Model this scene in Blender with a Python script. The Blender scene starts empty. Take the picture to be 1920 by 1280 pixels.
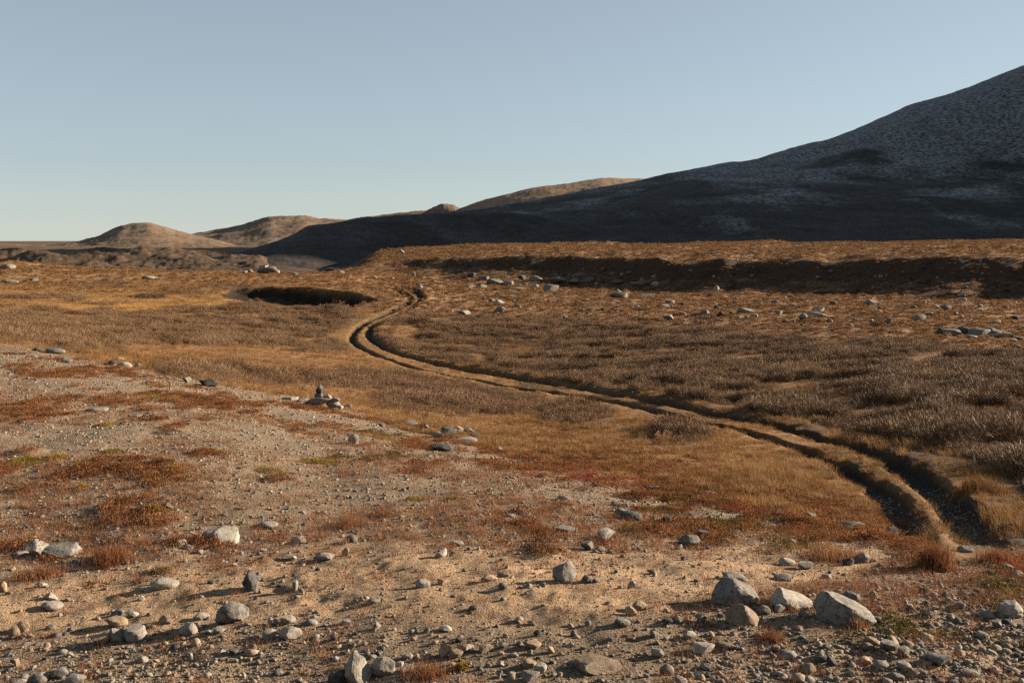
import bpy, math, random
import numpy as np
from mathutils import Vector, noise as mnoise

# ------------------------------------------------------------------ camera, sky, sun, exposure
scene = bpy.context.scene
COL = scene.collection
F = 1867.0            # focal length in photograph pixels (35 mm lens)
HOR = 440.0           # eye level row
cam_d = bpy.data.cameras.new('camera')
cam_d.sensor_width = 36.0
cam_d.lens = 35.0
cam_d.shift_y = -(640.0 - HOR) / 1920.0
cam_d.clip_start = 0.1
cam_d.clip_end = 30000.0
cam = bpy.data.objects.new('camera', cam_d)
cam.location = (0, 0, 0)
cam.rotation_euler = (math.radians(90), 0, 0)
COL.objects.link(cam)
scene.camera = cam

SUN_EL = math.radians(16.0)
SUN_AZ = math.radians(17.0)      # from +X towards +Y (to the right and a little beyond)
world = bpy.data.worlds.new('World')
scene.world = world
world.use_nodes = True
nt = world.node_tree
bg = nt.nodes['Background']
sky = nt.nodes.new('ShaderNodeTexSky')
sky.sky_type = 'NISHITA'
sky.sun_disc = False
sky.sun_elevation = SUN_EL
sky.sun_rotation = math.radians(90) - SUN_AZ
sky.altitude = 900
sky.air_density = 1.0
sky.dust_density = 0.0
sky.ozone_density = 2.0
hs = nt.nodes.new('ShaderNodeHueSaturation')
hs.inputs['Saturation'].default_value = 0.6
nt.links.new(sky.outputs[0], hs.inputs['Color'])
gm = nt.nodes.new('ShaderNodeGamma')
gm.inputs['Gamma'].default_value = 0.6
nt.links.new(hs.outputs[0], gm.inputs['Color'])
tn = nt.nodes.new('ShaderNodeVectorMath'); tn.operation = 'MULTIPLY'
tn.inputs[1].default_value = (1.11, 1.22, 1.28)
nt.links.new(gm.outputs[0], tn.inputs[0])
nt.links.new(tn.outputs[0], bg.inputs['Color'])
bg.inputs['Strength'].default_value = 0.05

sun_d = bpy.data.lights.new('sun', 'SUN')
sun_d.energy = 5.0
sun_d.angle = math.radians(0.53)
sun_d.color = (1.0, 0.84, 0.66)
sun = bpy.data.objects.new('sun', sun_d)
SD = Vector((math.cos(SUN_EL) * math.cos(SUN_AZ), math.cos(SUN_EL) * math.sin(SUN_AZ), math.sin(SUN_EL)))
sun.rotation_euler = SD.to_track_quat('Z', 'Y').to_euler()
sun.location = SD * 50
COL.objects.link(sun)

vs = scene.view_settings
vs.view_transform = 'Standard'
vs.look = 'None'
vs.gamma = 1.0
vs.use_curve_mapping = False
vs.exposure = 1.85
scene.cycles.max_bounces = 4
scene.cycles.diffuse_bounces = 2
scene.cycles.glossy_bounces = 1
scene.cycles.transmission_bounces = 1
scene.cycles.use_denoising = False

rng = np.random.default_rng(7)
random.seed(7)

# ------------------------------------------------------------------ numpy noise
def _hash(ix, iy, seed):
    h = (ix.astype(np.int64) * 374761393 + iy.astype(np.int64) * 668265263 + seed * 974634777) & 0xFFFFFFFF
    h = ((h ^ (h >> 13)) * 1274126177) & 0xFFFFFFFF
    h = (h ^ (h >> 16)) & 0xFFFFFF
    return h / float(0xFFFFFF)

def vnoise(x, y, seed=0):
    ix = np.floor(x); iy = np.floor(y)
    fx = x - ix; fy = y - iy
    fx = fx * fx * fx * (fx * (fx * 6 - 15) + 10); fy = fy * fy * fy * (fy * (fy * 6 - 15) + 10)
    a = _hash(ix, iy, seed); b = _hash(ix + 1, iy, seed); c = _hash(ix, iy + 1, seed); d = _hash(ix + 1, iy + 1, seed)
    return (a * (1 - fx) + b * fx) * (1 - fy) + (c * (1 - fx) + d * fx) * fy - 0.5

def fbm(x, y, seed=0, octv=4, gain=0.5):
    s = np.zeros_like(x, dtype=float); a = 1.0; t = 0.0
    ca, sa = math.cos(0.6), math.sin(0.6)
    for o in range(octv):
        s += a * vnoise(x, y, seed + o * 17); t += a
        x, y = (x * ca - y * sa) * 2.03 + 5.2, (x * sa + y * ca) * 2.03 + 1.3
        a *= gain
    return s / t * 2.0          # about -1..1

def sstep(a, b, x):
    t = np.clip((x - a) / (b - a), 0, 1)
    return t * t * (3 - 2 * t)

def pchip1(xk, yk, x):
    """monotone cubic through knots (1-D), clamped ends"""
    xk = np.asarray(xk, float); yk = np.asarray(yk, float)
    h = np.diff(xk); d = np.diff(yk) / h
    m = np.zeros_like(yk)
    for i in range(1, len(xk) - 1):
        if d[i - 1] * d[i] > 0:
            w1 = 2 * h[i] + h[i - 1]; w2 = h[i] + 2 * h[i - 1]
            m[i] = (w1 + w2) / (w1 / d[i - 1] + w2 / d[i])
    m[0] = d[0]; m[-1] = d[-1]
    x = np.clip(x, xk[0], xk[-1])
    i = np.clip(np.searchsorted(xk, x, side='right') - 1, 0, len(xk) - 2)
    t = (x - xk[i]) / h[i]
    t2 = t * t; t3 = t2 * t
    return (2 * t3 - 3 * t2 + 1) * yk[i] + (t3 - 2 * t2 + t) * h[i] * m[i] + (-2 * t3 + 3 * t2) * yk[i + 1] + (t3 - t2) * h[i] * m[i + 1]

def pl(pts, x):
    p = np.array(pts, float)
    return np.interp(x, p[:, 0], p[:, 1])

# ------------------------------------------------------------------ the lie of the land
# surveyed profiles: for bearings across the view (as photograph columns), rows of (row in photograph, metres away)
PROF = {
 -900: [(1280,9.8),(1090,13),(940,17),(820,22),(700,31),(610,46),(600,62),(590,95),(570,120),(545,150),(512,200),(495,260),(498,300),(482,420)],
 -300: [(1280,9.6),(1095,12.7),(950,16.5),(840,21),(722,29),(632,43),(618,60),(596,94),(576,119),(545,150),(512,200),(496,260),(504,300),(499,420)],
 0:    [(1280,9.5),(1100,12.5),(960,16.2),(850,20.5),(742,28),(652,41),(634,58),(602,92),(580,118),(545,150),(512,200),(496,260),(505,300),(499,420)],
 320:  [(1280,9.3),(1120,11.8),(970,15.6),(860,20),(772,27),(706,38),(680,55),(640,84),(600,115),(558,142),(522,195),(508,250),(514,300),(507,410)],
 640:  [(1280,9.2),(1130,11.3),(1000,15),(885,20.5),(815,27.5),(766,37),(735,50),(690,74),(640,105),(580,135),(540,160),(512,230),(515,275),(509,370)],
 720:  [(1280,9.1),(1125,11.3),(1003,14.8),(893,20),(828,27),(782,37),(747,50),(697,75),(645,104),(582,134),(542,162),(513,255),(487,275),(474,390)],
 960:  [(1280,9),(1120,11.2),(1010,14.3),(922,18.8),(866,25.5),(818,35),(772,50),(710,76),(650,104),(590,133),(552,165),(526,240),(480,256),(461,400)],
 1280: [(1280,8.8),(1130,11),(1040,13.8),(962,18),(896,24.5),(836,33),(772,46),(710,66),(640,95),(580,130),(552,168),(546,197),(487,208),(458,410)],
 1600: [(1280,8.8),(1150,10.6),(1070,13.2),(992,17),(932,22),(872,28.5),(790,40),(710,58),(640,85),(590,115),(560,148),(552,171),(487,182),(455,400)],
 1920: [(1280,8.8),(1150,10.8),(1062,13.8),(962,19),(892,24),(822,31),(750,42),(690,58),(635,82),(597,108),(570,130),(562,152),(483,163),(452,390)],
 2500: [(1280,8.8),(1150,11),(1062,14),(965,19),(892,24),(822,31),(750,42),(690,58),(640,80),(605,102),(580,122),(572,144),(480,155),(450,380)],
 3200: [(1280,8.8),(1150,11),(1062,14),(965,19),(892,24),(822,31),(750,42),(690,58),(640,80),(605,102),(580,122),(572,144),(480,155),(450,380)],
}
PX = sorted(PROF)
for p_ in PX:
    R_ = [(d_, -(y_ - HOR) / F * d_) for y_, d_ in PROF[p_]]
    if p_ >= 720:
        (d1, z1), (d2, z2) = R_[11], R_[12]
        t1 = d1 * 0.93
        R_[11] = (t1, z1)
        R_.insert(12, (d1 + .35 * (d2 - d1), z1 + .40 * (z2 - z1)))
    else:
        (d1, z1), (d2, z2) = R_[11], R_[12]
        R_.insert(12, (d1 + .5 * (d2 - d1), z1 + .5 * (z2 - z1)))
    PROF[p_] = R_
K0 = len(PROF[0])
FAR = [(470, 720), (459, 1600), (454.0, 4000), (452.0, 12000)]
pxs = np.arange(-900, 3201, 10.0)
DT, ZT = [], []
DT.append(np.full_like(pxs, 0.5)); ZT.append(np.full_like(pxs, -1.75))
SAW = [(-900,0),(700,0),(960,-.02),(1140,.012),(1290,-.02),(1450,.012),(1780,-.010),(1890,.002),(2080,-.03),(2220,.04),(2600,-.05),(3200,0)]
saw = pchip1([p[0] for p in SAW], [p[1] for p in SAW], pxs) + 0.016 * fbm(pxs / 150, pxs * 0, 5, 2) * sstep(720, 800, pxs)
lob = sstep(720, 820, pxs)
for k in range(K0):
    Dk = pchip1(PX, [PROF[p][k][0] for p in PX], pxs)
    Zk = pchip1(PX, [PROF[p][k][1] for p in PX], pxs)
    if k == 11: Dk = Dk * (1 + saw * 0.5 - 0.025 * fbm(pxs / 90, pxs * 0 + 3, 6, 3) * lob)
    if k == 12: Dk = Dk * (1 + saw * 0.85 - 0.010 * fbm(pxs / 90, pxs * 0 + 4, 7, 2) * lob)
    if k == 13: Dk = Dk * (1 + saw); Zk = Zk + 0.7 * fbm(pxs / 80, pxs * 0 + 9, 8, 4) * lob
    DT.append(Dk); ZT.append(Zk)
for y, d in FAR:
    DT.append(np.full_like(pxs, d)); ZT.append(np.full_like(pxs, -(y - HOR) / F * d))
DT = np.array(DT); ZT = np.array(ZT)
# pchip slopes for every bearing
_h = np.diff(DT, axis=0); _d = np.diff(ZT, axis=0) / _h
MT = np.zeros_like(ZT)
for i in range(1, DT.shape[0] - 1):
    w1 = 2 * _h[i] + _h[i - 1]; w2 = _h[i] + 2 * _h[i - 1]
    ok = _d[i - 1] * _d[i] > 0
    with np.errstate(divide='ignore', invalid='ignore'):
        MT[i] = np.where(ok, (w1 + w2) / (w1 / _d[i - 1] + w2 / _d[i]), 0)
MT[0] = _d[0]; MT[-1] = _d[-1]

def h_base_col(px, Y):
    """smooth land at bearing px (float array) and distance Y"""
    c = np.clip((px + 900) / 10.0, 0, len(pxs) - 1.001)
    out = np.zeros_like(Y, dtype=float)
    CH = 60000
    for a in range(0, len(Y), CH):
        b = slice(a, a + CH)
        ci = c[b].astype(int); cf = c[b] - ci
        D = DT[:, ci] * (1 - cf) + DT[:, ci + 1] * cf
        y = np.clip(Y[b], D[0], D[-1])
        k = np.clip((D <= y).sum(0) - 1, 0, D.shape[0] - 2)
        n = np.arange(len(y))
        x0 = D[k, n]; x1 = D[k + 1, n]; hh = x1 - x0; t = (y - x0) / hh
        def g(T, kk): return T[kk, ci] * (1 - cf) + T[kk, ci + 1] * cf
        t2 = t * t; t3 = t2 * t
        out[b] = (2*t3-3*t2+1)*g(ZT,k) + (t3-2*t2+t)*hh*g(MT,k) + (-2*t3+3*t2)*g(ZT,k+1) + (t3-t2)*hh*g(MT,k+1)
    return out

MOUNDS = [  # photograph column, metres away, height, half widths across and along
 (245, 425, 3.8, 24, 20), (95, 410, 2.8, 18, 14), (380, 410, 3.4, 26, 16), (245, 335, 1.8, 15, 9), (-60, 400, 3.0, 22, 16), (160, 372, 2.0, 14, 8), (310, 372, 1.9, 16, 8), (20, 372, 1.9, 15, 8),
 (120, 350, 2.0, 9, 9), (420, 372, 2.6, 20, 16), (520, 360, 2.0, 18, 14), (20, 262, 0.9, 7, 10), (500, 262, .9, 5, 4), (640, 262, 1.0, 9, 6),
]
def h_mid(X, Y):
    X = np.asarray(X, float); Y = np.asarray(Y, float)
    px = 960 + F * X / np.maximum(Y, 6.0)
    Z = h_base_col(px, Y)
    for (mp, md, mh, sx, sy) in MOUNDS:
        mx = (mp - 960) / F * md
        q = ((X - mx) / np.where(X < mx, sx * .42, sx)) ** 2 + ((Y - md) / sy) ** 2
        Z += mh * np.exp(-q * 0.9)
    far = sstep(60, 260, Y)
    Z += fbm(X / 26, Y / 26, 3, 3) * (0.12 * sstep(20, 60, Y) + 0.5 * far + 0.5 * sstep(280, 340, Y))
    return Z

def h_at_pix(px, py, hf=None):
    """first ground hit of the sight line through a photograph pixel"""
    hf = hf or h_mid
    D = np.exp(np.linspace(math.log(6.5), math.log(900), 1500))
    X = (px - 960) / F * D
    row = HOR - F * hf(X, D) / D
    i = np.argmax(row <= py)
    if row[i] > py: i = len(D) - 1
    if i > 0:
        t = (row[i-1] - py) / max(row[i-1] - row[i], 1e-6)
        d = D[i-1] + (D[i] - D[i-1]) * np.clip(t, 0, 1)
    else: d = D[0]
    return (px - 960) / F * d, d

RUT_L = [(1720,1050),(1712,1010),(1695,965),(1655,915),(1594,880),(1510,845),(1425,816),(1297,790),(1200,762),(1100,744),(1000,732),(900,713),(845,703),(792,694),(745,680),(706,666),(679,653),(661,641),(659,630),(667,617),(682,606),(705,596),(735,583),(757,573),(767,566),(772,558),(761,550),(745,544),(728,538)]
RUT_R = [(1850,1060),(1838,1015),(1812,965),(1752,910),(1680,868),(1590,832),(1462,803),(1331,777),(1237,754),(1130,735),(1030,719),(930,703),(870,694),(820,684),(776,673),(737,662),(714,648),(695,636),(690,624),(699,610),(718,601),(745,590),(770,578),(784,567),(793,558),(784,550),(768,544),(750,538),(733,533)]
def poly_world(pix):
    p = np.array([h_at_pix(a, b) for a, b in pix])
    # denser, smoothed
    s = np.concatenate([[0], np.cumsum(np.hypot(*np.diff(p, axis=0).T))])
    q = np.linspace(0, s[-1], 115)
    r = np.stack([np.interp(q, s, p[:, 0]), np.interp(q, s, p[:, 1])], 1)
    for _ in range(3):
        r[1:-1] = 0.25 * r[:-2] + 0.5 * r[1:-1] + 0.25 * r[2:]
    return r
RL = poly_world(RUT_L); RR = poly_world(RUT_R)
CHAN = poly_world([(400,548),(450,549),(505,552),(545,556),(580,561)])

def dist_poly(X, Y, P, pad=6.0):
    """distance to a polyline, side (+1 = right of travel) and fraction along"""
    d = np.full(X.shape, 1e3); sd = np.zeros(X.shape); fr = np.zeros(X.shape)
    m = (X > P[:,0].min()-pad) & (X < P[:,0].max()+pad) & (Y > P[:,1].min()-pad) & (Y < P[:,1].max()+pad)
    if not m.any(): return d, sd, fr
    x = X[m]; y = Y[m]
    near = np.zeros(x.shape, bool); st = np.hypot(*np.diff(P, axis=0).T).max() * 6 + pad
    for ax, ay in P[::6]: near |= (np.abs(x - ax) < st) & (np.abs(y - ay) < st)
    m[np.flatnonzero(m)[~near]] = False
    if not m.any(): return d, sd, fr
    x = X[m]; y = Y[m]
    bd = np.full(x.shape, 1e3); bs = np.zeros(x.shape); bf = np.zeros(x.shape)
    for i in range(len(P) - 1):
        ax, ay = P[i]; bx, by = P[i+1]
        dx, dy = bx-ax, by-ay; L = dx*dx+dy*dy + 1e-9
        t = np.clip(((x-ax)*dx + (y-ay)*dy)/L, 0, 1)
        ex = x-ax-t*dx; ey = y-ay-t*dy
        dd = np.hypot(ex, ey); c = dd < bd
        bd[c] = dd[c]; bs[c] = np.sign(dx*ey - dy*ex)[c]; bf[c] = ((i+t)/(len(P)-1))[c]
    d[m] = bd; sd[m] = bs; fr[m] = bf
    return d, sd, fr

def to_pix(X, Y, Z):
    return 960 + F * X / np.maximum(Y, 6.0), HOR - F * Z / np.maximum(Y, 1.0)

EDGE = [(-900,600),(-300,628),(0,646),(100,660),(200,683),(330,706),(440,727),(560,748),(640,768),(800,818),(950,852),(1100,884),(1250,915),(1400,950),(1560,990),(1680,1030),(1750,1060),(1850,1060),(1920,1045),(2300,1000),(3200,960)]
SANDC = [(-900,1100),(0,1145),(300,1120),(600,1095),(800,1085),(1000,1105),(1200,1100),(1400,1072),(1600,1052),(1680,1030),(1730,1000),(3200,1000)]
LINEA = [(-900,560),(0,566),(300,575),(500,580),(690,588),(900,592),(1100,600),(1300,612),(1500,626),(1700,642),(1920,668),(2300,700),(3200,740)]
SHRUBS = [(390,702,95,13),(530,708,80,13),(690,712,120,17),(870,748,135,28),(1080,772,62,20),(1000,730,60,10),(1290,806,60,22),(250,628,150,15),(80,632,120,10),(480,612,160,18),(600,600,120,14),(300,600,160,11),(60,600,90,9),(560,574,130,9),(660,564,60,9),(480,578,90,9),(180,530,60,5),(60,556,60,5),(330,547,60,5),(420,538,60,5),(280,556,40,4),(140,560,30,4),(1890,965,60,40),(1910,1000,50,25),(620,650,60,8),(150,655,70,6)]
MEAD = [(1820,905,90,26),(1000,660,60,5),(1300,655,70,4),(760,628,26,12),(1480,740,60,5),(860,648,40,5),(1560,830,50,12),(450,655,80,8)]

def zones(X, Y, Z):
    px, py = to_pix(X, Y, Z)
    W = {}
    n1 = fbm(X / 3.1, Y / 3.1, 11, 4); n2 = fbm(X / 9.0, Y / 9.0, 23, 4); n3 = fbm(X / 0.9, Y / 0.9, 31, 3)
    sc = np.clip(20.0 / Y, 0.3, 1.3)
    e = py - pl(EDGE, px) + (n1 * 10 + n3 * 8) * sc
    slope = sstep(-8, 8, e) * (Y < 62)
    sand = np.exp(-((py - pl(SANDC, px) + n1 * 14 + n3 * 8) / pl([(-900,40),(0,60),(600,75),(1200,70),(1600,34),(1750,16),(3200,16)], px)) ** 4) * sstep(40, 25, Y) * sstep(1830, 1760, px)
    # heath belt along the foot of the slope, wider on the left
    wd = pl([(-900,110),(0,130),(250,130),(640,90),(900,65),(1200,80),(1400,60),(1600,36),(1750,10),(3200,30)], px)
    belt = sstep(1.0, 0.25, e / wd) * slope
    heath = belt * sstep(-0.12, 0.3, n1 * 0.8 + n3 * 0.7 + 0.16 - 0.45 * e / wd + 0.25 * sstep(900, 1100, px) - 0.30 * sstep(40, 5, e) * sstep(900, 700, px))
    patch = sstep(0.18, 0.42, n1 * 0.8 + n3 * 0.6) * slope * sstep(1150, 1000, py) * 0.75
    heath = np.maximum(heath, patch) * (1 - sand)
    valley = 1 - slope
    la = pl(LINEA, px)
    outer = valley * sstep(10, -10, py - la + n2 * 10) * sstep(640, 760, px + n2 * 60)
    # thickets
    trk = pl([(660,640),(700,650),(760,668),(900,700),(1100,735),(1300,775),(1500,812),(1650,858),(1760,915),(1850,985),(1920,1040),(3200,1100)], px)
    big = sstep(-14, 0, py - la) * sstep(4, -10, py - trk) * sstep(690, 720, px)
    sh = big * sstep(-0.42, 0.0, n2 * 0.8 + n1 * 0.6 + 0.10)
    left = sstep(560, 585, py) * sstep(672, 640, py) * sstep(690, 640, px)
    sh = np.maximum(sh, left * sstep(-0.25, 0.15, n2 * 0.7 + n1 * 0.6 - 0.05))
    for (a, b, ra, rb) in SHRUBS:
        q = ((px - a) / ra) ** 2 + ((py - b) / rb) ** 2
        sh = np.maximum(sh, np.exp(-q * q * 0.8) * sstep(-0.6, 0.0, n1 + 0.25))
    for (a, b, ra, rb) in MEAD:
        q = ((px - a) / ra) ** 2 + ((py - b) / rb) ** 2
        sh = sh * (1 - np.exp(-q * q * 0.8))
    sh = sh * valley * (1 - outer)
    W.update(px=px, py=py, e=e, slope=slope, sand=sand, heath=heath, outer=outer, shrub=sh, n1=n1, n2=n2, n3=n3, valley=valley)
    return W

def track(X, Y):
    dl, _, fl = dist_poly(X, Y, RL); dr, sr, fr = dist_poly(X, Y, RR)
    wl = np.maximum(0.32, 0.0034 * Y) * (1 + 0.12 * sstep(34, 22, Y))
    a = np.exp(-(dl / wl) ** 6) * sstep(0.0, 0.03, fl) * sstep(1.0, 0.93, fl)
    b = np.exp(-(dr / (wl * 1.1)) ** 6) * sstep(0.0, 0.03, fr) * sstep(1.0, 0.93, fr)
    mid = np.minimum(dl, dr)
    return a, b, mid, dl, dr, sr

def height(X, Y, full=False):
    X = np.asarray(X, float); Y = np.asarray(Y, float)
    Z = h_mid(X, Y)
    W = zones(X, Y, Z)
    a, b, mid, dl, dr, sr = track(X, Y)
    fade = 0.55 + 0.45 * fbm(X / 5, Y / 5, 77, 2)
    dep = 0.36 - 0.08 * sstep(40, 26, Y)
    Z2 = Z - np.maximum(a, b) * dep
    # turf bank along the far side of the right rut
    Z2 += (0.06 + 0.2 * sstep(35, 60, Y)) * np.exp(-((dr - 1.1) / 0.6) ** 2) * (sr < 0) * (W['px'] > 700) * sstep(6, 14, Y) * sstep(1900, 1700, W['px'])
    # stream cut
    dc, sc_, fc = dist_poly(X, Y, CHAN, 16.0)
    hw = 8.0 + 2.4 * fbm(X / 6, Y / 6, 61, 3)
    cut = np.where(sc_ > 0, sstep(hw + 1.3, hw, dc), sstep(9.0, 3.5, dc)) * sstep(0.0, 0.1, fc)
    deepc = sstep(400, 450, W['px'])
    cut = cut * deepc
    Z2 -= cut * (2.5 + 0.5 * fbm(X / 3, Y / 3, 62, 2)) * (0.45 + 0.55 * sstep(0.05, 0.5, fc))
    near = sstep(70, 20, Y)
    offtrack = 1 - np.maximum(a, b)
    # hummocks in the valley, lumps on the gravel slope
    Z2 += W['valley'] * offtrack * fbm(X / 2.2, Y / 2.2, 41, 3) * (0.10 + 0.08 * W['shrub'] + 0.10 * W['outer'])
    Z2 += (W['slope'] * fbm(X / 1.3, Y / 1.3, 43, 4) * 0.07 + fbm(X / 0.33, Y / 0.33, 47, 3) * 0.018 * near) * sstep(150, 80, Y)
    Z2 += fbm(X / 0.13, Y / 0.13, 49, 2) * 0.014 * near * W['sand'] + fbm(X / 0.6, Y / 0.6, 50, 2) * 0.03 * near * W['sand']
    Z2 += W['heath'] * (0.03 + 0.03 * W['n3']) * near
    far = sstep(110, 200, Y)
    Z2 += far * fbm(X / 7, Y / 7, 51, 4) * (0.35 + 0.45 * sstep(130, 160, Y) * sstep(700, 780, W['px']) * sstep(330, 260, Y)) + sstep(280, 420, Y) * fbm(X / 18, Y / 18, 53, 4) * 0.9
    if full:
        W['rut'] = np.maximum(a, b); W['mid'] = mid; W['cut'] = cut; W['dr'] = dr; W['dl'] = dl; W['sr'] = sr; W['fc'] = fc; W['cs'] = sc_
        return Z2, W
    return Z2

# ------------------------------------------------------------------ materials
ALB = 0.72
def alb(c, k=1.0): return tuple(v * ALB * k for v in c)
def new_mat(name):
    m = bpy.data.materials.new(name); m.use_nodes = True
    b = m.node_tree.nodes['Principled BSDF']
    b.inputs['Roughness'].default_value = 0.9
    b.inputs['Specular IOR Level'].default_value = 0.15
    return m, m.node_tree, b

def nd(t, typ, **kw):
    n = t.nodes.new(typ)
    for k, v in kw.items(): setattr(n, k, v)
    return n

def mixc(t, fac, a, b, blend='MIX'):
    n = nd(t, 'ShaderNodeMix', data_type='RGBA', blend_type=blend)
    for sock, v in ((n.inputs[0], fac), (n.inputs[6], a), (n.inputs[7], b)):
        if hasattr(v, 'is_linked'): t.links.new(v, sock)
        elif isinstance(v, (int, float)): sock.default_value = v
        else: sock.default_value = (*v, 1)
    return n.outputs[2]

def noise_n(t, scale, detail=4, rough=0.6, vec=None, out='Fac'):
    n = nd(t, 'ShaderNodeTexNoise'); n.inputs['Scale'].default_value = scale
    n.inputs['Detail'].default_value = detail; n.inputs['Roughness'].default_value = rough
    if vec is not None: t.links.new(vec, n.inputs['Vector'])
    return n.outputs[out]

def ramp(t, fac, stops):
    n = nd(t, 'ShaderNodeValToRGB')
    e = n.color_ramp.elements
    while len(e) < len(stops): e.new(0.5)
    for el, (p, c) in zip(e, stops):
        el.position = p; el.color = (*c, 1) if len(c) == 3 else c
    t.links.new(fac, n.inputs[0])
    return n.outputs[0]

def bump(t, b, h, strength, dist):
    n = nd(t, 'ShaderNodeBump'); n.inputs['Strength'].default_value = strength; n.inputs['Distance'].default_value = dist
    t.links.new(h, n.inputs['Height']); t.links.new(n.outputs[0], b.inputs['Normal'])

def ground_mat():
    m, t, b = new_mat('tundra_ground')
    pos = nd(t, 'ShaderNodeNewGeometry').outputs['Position']
    at = nd(t, 'ShaderNodeAttribute', attribute_name='Col').outputs['Color']
    gr = nd(t, 'ShaderNodeAttribute', attribute_name='grav').outputs['Fac']
    n1 = noise_n(t, 9.0, 5, 0.7, pos); n2 = noise_n(t, 1.4, 5, 0.65, pos); n3 = noise_n(t, 45.0, 3, 0.6, pos)
    v1 = ramp(t, n1, [(0.25, (0.45, 0.42, 0.4)), (0.5, (1, 1, 1)), (0.75, (1.45, 1.4, 1.3))])
    v2 = ramp(t, n2, [(0.3, (0.7, 0.68, 0.66)), (0.7, (1.3, 1.3, 1.3))])
    c = mixc(t, 1.0, at, v1, 'MULTIPLY'); c = mixc(t, 1.0, c, v2, 'MULTIPLY')
    # grit: small stones of mixed greys
    vo = nd(t, 'ShaderNodeTexVoronoi'); vo.inputs['Scale'].default_value = 38.0; t.links.new(pos, vo.inputs['Vector'])
    g = ramp(t, vo.outputs['Color'], [(0.0, (0.04, 0.033, 0.024)), (0.45, (0.15, 0.106, 0.066)), (0.8, (0.23, 0.175, 0.118)), (1.0, (0.33, 0.28, 0.22))])
    mk = nd(t, 'ShaderNodeMath', operation='MULTIPLY'); t.links.new(gr, mk.inputs[0])
    t.links.new(ramp(t, n1, [(0.42, (0, 0, 0)), (0.6, (1, 1, 1))]), mk.inputs[1])
    c = mixc(t, mk.outputs[0], c, g)
    t.links.new(c, b.inputs['Base Color'])
    ad = nd(t, 'ShaderNodeMath', operation='ADD'); t.links.new(n1, ad.inputs[0]); t.links.new(n3, ad.inputs[1])
    bump(t, b, ad.outputs[0], 1.0, 0.09)
    return m

def hill_mat(name, heath, scree, dark, sc=1.0, amount=(0.45, 0.6), upward=False):
    m, t, b = new_mat(name)
    pos = nd(t, 'ShaderNodeNewGeometry').outputs['Position']
    mp = nd(t, 'ShaderNodeMapping'); mp.inputs['Scale'].default_value = (1, 0.55, 2.2); t.links.new(pos, mp.inputs['Vector'])
    p = mp.outputs[0]
    n1 = noise_n(t, 0.012 * sc, 6, 0.62, p); n2 = noise_n(t, 0.09 * sc, 6, 0.7, p); n3 = noise_n(t, 0.3 * sc, 8, 0.78, p)
    c = mixc(t, ramp(t, n2, [(0.35, (0, 0, 0)), (0.65, (1, 1, 1))]), heath, dark)
    mk = nd(t, 'ShaderNodeMath', operation='MULTIPLY')
    cov = n1
    if upward:      # bare scree gains on the heath with height
        sx = nd(t, 'ShaderNodeSeparateXYZ'); t.links.new(pos, sx.inputs[0])
        mr = nd(t, 'ShaderNodeMapRange'); t.links.new(sx.outputs['Z'], mr.inputs[0])
        mr.inputs[1].default_value = 5; mr.inputs[2].default_value = 120; mr.inputs[3].default_value = -0.11; mr.inputs[4].default_value = 0.20
        av = nd(t, 'ShaderNodeMath', operation='ADD'); t.links.new(n1, av.inputs[0]); t.links.new(mr.outputs[0], av.inputs[1]); cov = av.outputs[0]
    t.links.new(ramp(t, cov, [(amount[0], (0.08,) * 3), (amount[1], (1, 1, 1))]), mk.inputs[0])
    t.links.new(ramp(t, n3, [(0.42, (0, 0, 0)), (0.62, (1, 1, 1))]), mk.inputs[1])
    c = mixc(t, mk.outputs[0], c, scree)
    t.links.new(c, b.inputs['Base Color'])
    ad = nd(t, 'ShaderNodeMath', operation='ADD'); t.links.new(n2, ad.inputs[0]); t.links.new(n3, ad.inputs[1])
    bump(t, b, ad.outputs[0], 0.3, 1.0)
    return m

def rock_mat(name, base, light, dark, lichen=0.3):
    base, light, dark = alb(base), alb(light), alb(dark)
    m, t, b = new_mat(name)
    tc = nd(t, 'ShaderNodeNewGeometry').outputs['Position']
    n1 = noise_n(t, 5.0, 6, 0.65, tc); n2 = noise_n(t, 22.0, 5, 0.7, tc); n3 = noise_n(t, 70.0, 3, 0.6, tc)
    rnd = nd(t, 'ShaderNodeObjectInfo').outputs['Random']
    c = mixc(t, ramp(t, n1, [(0.35, (0, 0, 0)), (0.65, (1, 1, 1))]), base, light)
    c = mixc(t, ramp(t, n2, [(0.48, (0, 0, 0)), (0.6, (lichen,) * 3)]), c, dark)
    c = mixc(t, ramp(t, n3, [(0.55, (0, 0, 0)), (0.7, (0.35,) * 3)]), c, light)
    v = ramp(t, rnd, [(0.0, (0.72, 0.72, 0.74)), (0.5, (1, 0.97, 0.94)), (1.0, (1.2, 1.16, 1.1))])
    c = mixc(t, 1.0, c, v, 'MULTIPLY')
    t.links.new(c, b.inputs['Base Color'])
    ad = nd(t, 'ShaderNodeMath', operation='ADD'); t.links.new(n2, ad.inputs[0]); t.links.new(n3, ad.inputs[1])
    bump(t, b, ad.outputs[0], 0.55, 0.02)
    return m

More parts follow.
